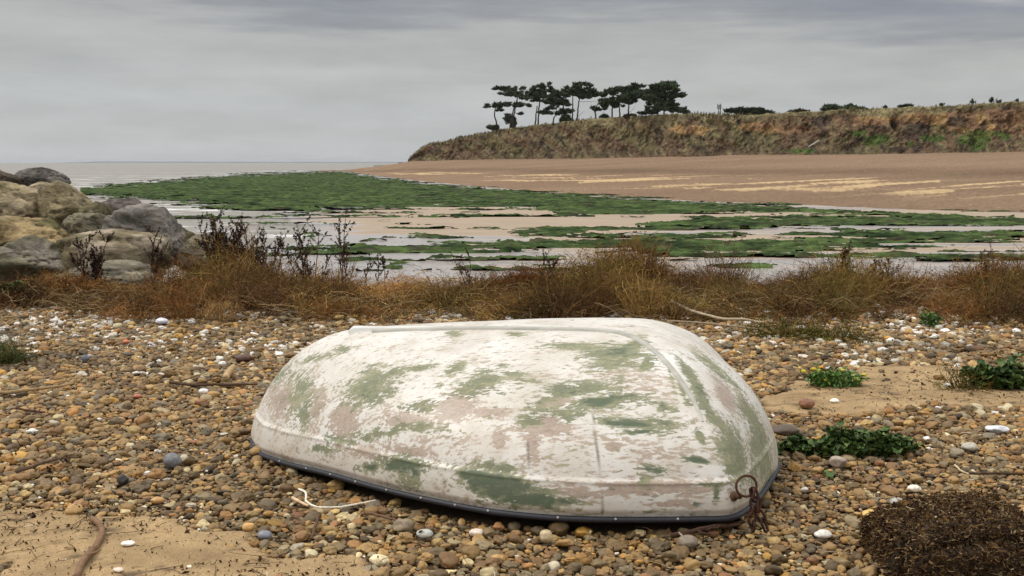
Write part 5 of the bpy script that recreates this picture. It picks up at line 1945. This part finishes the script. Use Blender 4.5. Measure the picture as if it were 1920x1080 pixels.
big_bush('dry olive weed just behind the yellow flowered plant', 1580, 660, 7.1, .26, 200, OLI, 'olive_plant')
big_bush('grassy green tuft at the left photo edge on pebbles', 10, 672, 6.3, .16, 160, np.array([srgb(104, 104, 62), srgb(90, 96, 54)]) * .8, 'grass_tuft')
big_bush('sprig of thin green weed on the sand near right edge', 1800, 732, 5.6, .10, 60, OLI, 'olive_plant')
big_bush('straw coloured dead plant on pale stones at left front of scrub', 415, 560, 7.9, .14, 60, np.array([srgb(170, 136, 88), srgb(150, 118, 78)]), 'dead_plant')


# ------------------------------------------------------------------ leafy plants
def leaf_shape(L, W, wave, seg=7):
    """A cupped leaf with wavy edges, lying along +x."""
    u = np.linspace(0, 1, seg)
    prof = np.sin(np.clip(u * .96 + .03, 0, 1) * math.pi) ** .7 * W
    v = np.linspace(-1, 1, 5)
    X = u[:, None] * L + 0 * v
    Y = prof[:, None] * v[None]
    ph = rng.uniform(0, 6.28)
    Z = wave * np.sin(u[:, None] * 9 + ph) * np.abs(v)[None] * W + (np.abs(v)[None] ** 2) * W * .45 - (u[:, None] ** 2) * L * .35
    return np.stack([X, Y, Z], -1).reshape(-1, 3), grid_faces(seg, 5)


def leafy(label, px, py, w, D_z=0.0, n=120, Lr=(.04, .08), Wf=.38, cols=None, name='beet_plant', height=.07, depth=.5, group=None):
    c = at_z(px, py, D_z)
    s = c[1] / FPX
    hw = w * s / 2
    n = int(n * 1.4)
    base = np.array([c[0], c[1], float(ground_z(c[0], c[1]))])
    t = thing(name, label, 'plant', base, group)
    lb, sb = MB(), MB()
    for i in range(n):
        a, r_ = rng.uniform(0, 6.28), math.sqrt(rng.random())
        p = base + [math.cos(a) * r_ * hw, math.sin(a) * r_ * hw * depth, 0]
        nz_ = float(vnoise(np.array([p[0] * 11.0, p[1] * 11.0, 3.0]), 210))
        if rng.random() > .25 + 1.1 * nz_:
            continue
        z = height * rng.uniform(.15, 1.0) * (1 - .5 * r_ ** 2) * (.35 + 1.25 * nz_)
        L = rng.uniform(*Lr)
        V, F = leaf_shape(L, L * Wf * rng.uniform(.8, 1.2), .35)
        el = rng.uniform(-.2, 1.0)
        az = a + rng.normal(0, .9)
        ce, se = math.cos(el), math.sin(el)
        V = np.stack([V[:, 0] * ce - V[:, 2] * se, V[:, 1], V[:, 0] * se + V[:, 2] * ce], -1)
        V = np.stack([V[:, 0] * math.cos(az) - V[:, 1] * math.sin(az), V[:, 0] * math.sin(az) + V[:, 1] * math.cos(az), V[:, 2]], -1)
        q = p + [0, 0, z]
        lb.add(V + q, F, cols[rng.integers(0, len(cols))] * rng.uniform(.7, 1.25))
        sb.tube(np.linspace(p - [0, 0, .01], q, 3), .0016, 4, np.array(cols[0]) * 1.2)
    build('stem', sb, M['leaf'], t)
    build('foliage', lb, M['leaf'], t)
    return t, base, hw


DG = np.array([[.058, .098, .024], [.082, .130, .032], [.040, .072, .020], [.120, .165, .048]])
BG = np.array([[.090, .185, .030], [.125, .225, .045], [.065, .13, .03]])
leafy('long dark green leafy patch on pebbles beside the dinghy end', 1590, 850, 262, 0, 520, (.022, .050), .46, DG, 'beet_plant', .075, .26)
leafy('dark green rosette of waxy leaves on sand at right photo edge', 1880, 722, 128, 0, 240, (.035, .07), .46, DG, 'beet_plant', .10, .5)
leafy('broad bright green leaves at the left photo edge under scrub', 4, 578, 60, 0, 40, (.09, .15), .45, DG * 1.1, 'dock_leaves', .12, .5)
leafy('small green sprout on pebbles below the dark leafy patch', 1552, 892, 14, 0, 10, (.03, .05), .35, BG, 'sprout', .03, .5)
leafy('small bright green weed among pale stones at right scrub front', 1745, 616, 38, 0, 70, (.03, .06), .22, BG * .9, 'sprout', .12, .5)


def flower_plant():
    t, base, hw = leafy('bright green plant with yellow button flowers on the sand', 1566, 722, 96, 0, 210, (.03, .06), .14, BG, 'flowering_plant', .085, .5)
    V, F = ico(2)
    for (px, py, r, c) in [(1507, 696, 5, (212, 190, 50)), (1526, 692, 5, (206, 180, 52)), (1539, 689, 5, (224, 150, 40)), (1537, 694, 4, (214, 196, 70)), (1580, 694, 4, (210, 190, 60)),
                           (1605, 711, 5, (222, 206, 90)), (1548, 712, 4, (212, 200, 80)), (1499, 690, 3, (190, 180, 60)), (1620, 703, 5, (214, 196, 70)), (1553, 690, 5, (236, 232, 220)), (1603, 712, 4, (214, 200, 70))]:
        p = at_y(px, py, base[1] + rng.uniform(-.08, .05))
        s = p[1] / FPX
        q = V * (r * s) * [1, 1, .7] * (1 + .25 * (fbm(V * 4, 2, 170) - .5))[:, None]
        mb = MB(); mb.add(q + p, F, srgb(*c) * .9)
        foot = base + (p - base) * [.7, .7, 0]
        mb.tube(np.linspace(foot, p, 4), .0014, 4, (.07, .12, .03))
        build('flower', mb, M['leaf'], t)


flower_plant()


# ------------------------------------------------------------------ sticks, straw and the matted clump
def stick(name, label, pts, r0, r1, col, cat='stick', lift=.02, group=None, forks=(), nub=0):
    W = np.array([at_z(px, py, z) + 0 for (px, py, z) in pts])
    W[:, 2] = [ground_z(q[0], q[1]) + z for q, (_, _, z) in zip(W, pts)]
    k = np.linspace(0, 1, 8 * len(pts))
    tt = np.linspace(0, 1, len(pts))
    cur = np.stack([np.interp(k, tt, W[:, j]) for j in range(3)], -1)
    for _ in range(8):
        cur[1:-1] = (cur[:-2] + 2 * cur[1:-1] + cur[2:]) / 4
    jit = np.cumsum(rng.normal(0, r0 * .10, cur.shape), 0); jit -= np.linspace(0, 1, len(cur))[:, None] * jit[-1]
    cur = cur + jit
    rad = np.linspace(r0, r1, len(cur)) * (1 + .18 * (fbm(cur * 40, 3, 180) - .5))
    mb = MB(); mb.tube(cur, rad, 8, np.array(col))
    for f, dx, dy, dz, rr in forks:
        j = int(f * (len(cur) - 1))
        e = cur[j] + np.array([dx, dy, dz])
        mb.tube(np.linspace(cur[j], e, 5) + rng.normal(0, .003, (5, 3)), np.linspace(rr, rr * .4, 5), 6, np.array(col))
    o = build(name, mb, M['twig'], base=W[0])
    tag(o, label, cat, group)


stick('driftwood_stick', 'curved brown driftwood stick standing out on lower left sand', [(173, 972, .014), (192, 984, .016), (196, 998, .014), (182, 1022, .012), (160, 1044, .012), (150, 1060, .012), (140, 1085, .012)], .010, .011, srgb(124, 96, 72), forks=[(.66, .03, .03, .01, .008)])
stick('driftwood_stick', 'long straight pale stick on pebbles at left photo edge', [(-20, 738, .03), (70, 730, .035), (138, 719, .03)], .011, .006, srgb(158, 132, 94))
stick('driftwood_stick', 'dark forked twig on pebbles in the left foreground', [(30, 884, .03), (80, 868, .035), (118, 856, .035), (146, 858, .03)], .008, .004, srgb(96, 76, 58), forks=[(.55, .06, .04, .01, .004), (.7, .05, -.05, .005, .003)])
stick('driftwood_stick', 'thin dark branch lying left of the dinghy end', [(318, 716, .03), (370, 722, .03), (430, 719, .03), (482, 720, .03)], .010, .005, srgb(84, 66, 50), forks=[(.1, .10, .22, .02, .004), (.25, .18, .10, .02, .004)])
stick('wooden_peg', 'short thick pale wooden peg lying left of dinghy', [(424, 710, .035), (438, 688, .045)], .020, .018, srgb(176, 148, 108), 'stick')
stick('bleached_branch', 'long bleached branch lying along front of right scrub', [(1258, 574, .06), (1300, 590, .07), (1355, 604, .05), (1400, 604, .05), (1432, 609, .04)], .012, .008, srgb(176, 158, 132), 'branch')
stick('bleached_branch', 'thinner grey branch under the long bleached one', [(1250, 606, .03), (1330, 610, .03), (1425, 620, .03)], .008, .005, srgb(150, 132, 108), 'branch')
stick('white_straw', 'thin curved white straw on pebbles before the dinghy', [(560, 917, .035), (574, 924, .035), (572, 942, .035), (590, 952, .03), (640, 951, .03), (704, 938, .03)], .0042, .0032, srgb(226, 216, 196), 'straw')
stick('white_straw', 'short flat pale reed crossing the curved white straw', [(549, 934, .03), (578, 948, .03)], .0062, .004, srgb(214, 184, 150), 'straw')
stick('driftwood_stick', 'brown twig among pebbles below the white straw', [(686, 961, .03), (730, 972, .03), (752, 978, .03)], .006, .003, srgb(110, 84, 62))
stick('driftwood_stick', 'upright looking dark twig on pebbles left of dinghy fender', [(597, 965, .03), (592, 985, .03), (583, 1010, .025)], .006, .004, srgb(92, 70, 52))
stick('driftwood_stick', 'thin straight dark stick at right photo edge on pebbles', [(1818, 888, .03), (1880, 890, .03), (1960, 890, .03)], .005, .004, srgb(70, 54, 40))
stick('driftwood_stick', 'short light twig beside the thin straight dark stick', [(1790, 872, .03), (1800, 882, .03), (1816, 888, .03)], .004, .003, srgb(200, 180, 140))
stick('driftwood_stick', 'dark rotten sticks piled under the dinghy corner chain', [(1260, 1004, .02), (1310, 992, .03), (1370, 985, .02), (1395, 978, .02)], .010, .006, srgb(66, 46, 34), forks=[(.3, .04, -.10, .02, .005), (.6, -.06, -.06, .01, .005)])
stick('driftwood_stick', 'pale curved twig at foot of the dark matted clump', [(1640, 1022, .03), (1650, 1034, .03), (1672, 1044, .025)], .005, .003, srgb(150, 136, 116))
stick('driftwood_stick', 'reddish dark twig on pebbles low at far left', [(30, 766, .03), (60, 771, .03), (84, 773, .03)], .006, .004, srgb(84, 50, 38))
stick('driftwood_stick', 'thin pale sticks bundle stuck in the middle left pebbles', [(300, 697, .03), (330, 690, .05), (352, 694, .03)], .005, .003, srgb(166, 144, 112), forks=[(.2, .12, .05, .03, .003), (.4, .10, -.05, .01, .003), (.6, -.12, .10, .02, .003)])


def make_clump():
    c = at_z(1792, 1068, 0.0)
    s = c[1] / FPX
    V, F = ico(5)
    rx, ry, rz = 132 * s, .17, 90 * s
    # a flat-topped block with blunt ends
    q = np.sign(V) * np.abs(V) ** .26
    q /= np.max(np.abs(q))
    top = 1 - .34 * sstep(-.1, -.9, q[:, 0])
    P = q * [rx, ry, 1] 
    z = q[:, 2] * rz * top
    k = 1 + .42 * (fbm(V * 2.2, 4, 190) - .5)
    P = np.stack([P[:, 0] * k, P[:, 1] * k, z * k], -1)
    P += (fbm(V * [9, 9, 22], 4, 191)[:, None] - .5) * .022 * V
    base = np.array([c[0], c[1] + .03, float(ground_z(c[0], c[1])) - .01])
    P[:, 2] += rz * .30
    t = thing('weed_clump', 'dark brown matted clump of dried weed on pebbles at lower right corner', 'weed clump', base)
    col = np.array([.050, .036, .024]) * (.6 + .9 * fbm(V * 6, 4, 192)[:, None])
    me = mesh_from('core', P, F, np.zeros((0, 4)), {'col': col})
    link('core', me, M['clump'], t)
    tri = P[F]
    ar = np.linalg.norm(np.cross(tri[:, 1] - tri[:, 0], tri[:, 2] - tri[:, 0]), axis=1)

    def onskin(n):
        f = rng.choice(len(F), n, p=ar / ar.sum())
        w = rng.dirichlet([1, 1, 1], n)
        return (tri[f] * w[:, :, None]).sum(1) + base, (V[F[f]] * w[:, :, None]).sum(1)
    mb = MB()
    pal = np.array([srgb(92, 70, 48), srgb(70, 53, 38), srgb(122, 98, 68), srgb(54, 41, 32), srgb(160, 138, 106), srgb(108, 80, 44)]) * 1.0
    n = 42000
    b0, Vn = onskin(n)
    b0 = b0 + rng.normal(0, .004, (n, 3)) + Vn * rng.uniform(-.003, .007, (n, 1))
    flecks(mb, b0, rng.gamma(2.2, .0016, n) + .001, pal[rng.choice(6, n, p=[.30, .27, .12, .20, .04, .07])] * rng.uniform(.5, 1.25, (n, 1)))
    n = 11000
    b0, Vn = onskin(n)
    b0 = b0 + rng.normal(0, .004, (n, 3)) + Vn * .004
    d = rng.normal(0, 1, (n, 3)) * [1.8, .9, .45]
    L = rng.gamma(2.0, .0032, (n, 1))
    stems(mb, b0 - d * L * .5, b0 + d * L * .5, rng.normal(0, .0025, (n, 3)), rng.uniform(.0006, .0020, n), np.full(n, .0006), pal[rng.choice(6, n, p=[.26, .2, .2, .14, .13, .07])] * rng.uniform(.6, 1.3, (n, 1)), 4)
    b0, Vn = onskin(900)
    d = rng.normal(0, 1, (900, 3)) * [2.0, .8, .3]
    d /= np.linalg.norm(d, axis=1, keepdims=True)
    L = rng.gamma(3.0, .005, (900, 1))
    b0 = b0 + Vn * .006
    stems(mb, b0 - d * L * .5, b0 + d * L * .5, rng.normal(0, .003, (900, 3)), rng.uniform(.0012, .0028, 900), np.full(900, .0012), pal[rng.choice([2, 4, 5], 900)] * rng.uniform(.8, 1.3, (900, 1)), 4)
    hs = rng.uniform(-.9, .9, 500)
    b0, Vn = onskin(500)
    stems(mb, b0, b0 + Vn * rng.uniform(.006, .028, (500, 1)) + rng.normal(0, .012, (500, 3)), rng.normal(0, .006, (500, 3)), np.full(500, .0012), np.full(500, .0006), pal[rng.choice([0, 2, 5], 500)], 5)
    build('fibres', mb, M['scrub'], t, smooth=False)
    return base


CLB = make_clump()


def make_litter():
    """Crumbs of dry weed, chips of shell and broken twigs strewn on sand and stones."""
    mb = MB()
    n = 70000
    y = np.sqrt(rng.uniform(2.7 ** 2, 8.6 ** 2, n))
    x = rng.uniform(-1, 1, n) * (.53 * y + .3)
    sm = sand_mask(x, y)
    d = fbm(xyz(x * 2.2, y * 4.0), 4, 200)
    keep = ~in_boat(x, y, 1.03) & ((sm & (rng.random(n) < (.25 + .75 * sstep(.45, .62, d)) * np.where(y > 4.6, .25, 1))) | (~sm & (rng.random(n) < .06 + .30 * sstep(.52, .7, d))))
    x, y, sm = x[keep], y[keep], sm[keep]
    n = len(x)
    z = ground_z(x, y) + np.where(sm, .004, rng.uniform(.012, .032, n))
    P = np.stack([x, y, z], -1)
    pal = np.array([srgb(70, 52, 38), srgb(52, 40, 32), srgb(96, 72, 48), srgb(150, 124, 88), srgb(214, 202, 180), srgb(120, 96, 64)])
    col = pal[rng.choice(6, n, p=[.32, .26, .18, .10, .06, .08])] * rng.uniform(.7, 1.15, (n, 1))
    flecks(mb, P, rng.gamma(2.5, .0017, n) + .0015, col)
    k = 26000
    ys2 = np.sqrt(rng.uniform(2.7 ** 2, 6.6 ** 2, k)); xs2 = rng.uniform(-1, 1, k) * (.53 * ys2 + .3)
    d2 = fbm(xyz(xs2 * 3.0, ys2 * 6.0), 4, 201)
    kp = sand_mask(xs2, ys2) & ((ys2 < 4.6) | (rng.random(k) < .3)) & ~in_boat(xs2, ys2, 1.03) & (rng.random(k) < .16 + .84 * sstep(.44, .56, d2))
    xs2, ys2 = xs2[kp], ys2[kp]
    flecks(mb, np.stack([xs2, ys2, ground_z(xs2, ys2) + .004], -1), rng.gamma(2.0, .0012, len(xs2)) + .001, np.array([srgb(84, 64, 46), srgb(60, 46, 36), srgb(176, 156, 126), srgb(206, 192, 168)])[rng.choice(4, len(xs2), p=[.38, .30, .17, .15])])
    k = 4200
    i = rng.integers(0, n, k)
    a = rng.uniform(0, 6.28, k); L = rng.gamma(2.0, .016, k)
    b0 = P[i] + [0, 0, .003]
    stems(mb, b0, b0 + np.stack([np.cos(a) * L, np.sin(a) * L, rng.normal(0, .004, k)], -1), rng.normal(0, .004, (k, 3)), np.full(k, .0012), np.full(k, .0008), pal[rng.choice(6, k, p=[.25, .2, .2, .2, .03, .12])], 4)
    o = build('beach_litter', mb, M['scrub'], smooth=False)
    tag(o, 'crumbs of dry weed, twigs and shell chips strewn over sand and pebbles', 'litter', kind='stuff')


make_litter()


# ------------------------------------------------------------------ sea air
def make_haze():
    m = bpy.data.materials.new('sea_haze')
    m.use_nodes = True
    nt = m.node_tree
    nt.nodes.clear()
    out = N(nt, 'ShaderNodeOutputMaterial')
    v = N(nt, 'ShaderNodeVolumePrincipled')
    v.inputs['Color'].default_value = (.80, .83, .86, 1)
    v.inputs['Density'].default_value = 0.45e-4
    nt.links.new(v.outputs[0], out.inputs['Volume'])
    x, y0, y1, z0, z1 = 42000.0, -60.0, 41000.0, -6.0, 48.0
    V = [(a, b, c) for c in (z0, z1) for b in (y0, y1) for a in (-x, x)]
    F = [(0, 2, 3, 1), (4, 5, 7, 6), (0, 1, 5, 4), (2, 6, 7, 3), (0, 4, 6, 2), (1, 3, 7, 5)]
    me = mesh_from('haze', V, np.zeros((0, 3)), np.array(F), smooth=False)
    tag(link('haze', me, m), kind='stuff')


make_haze()
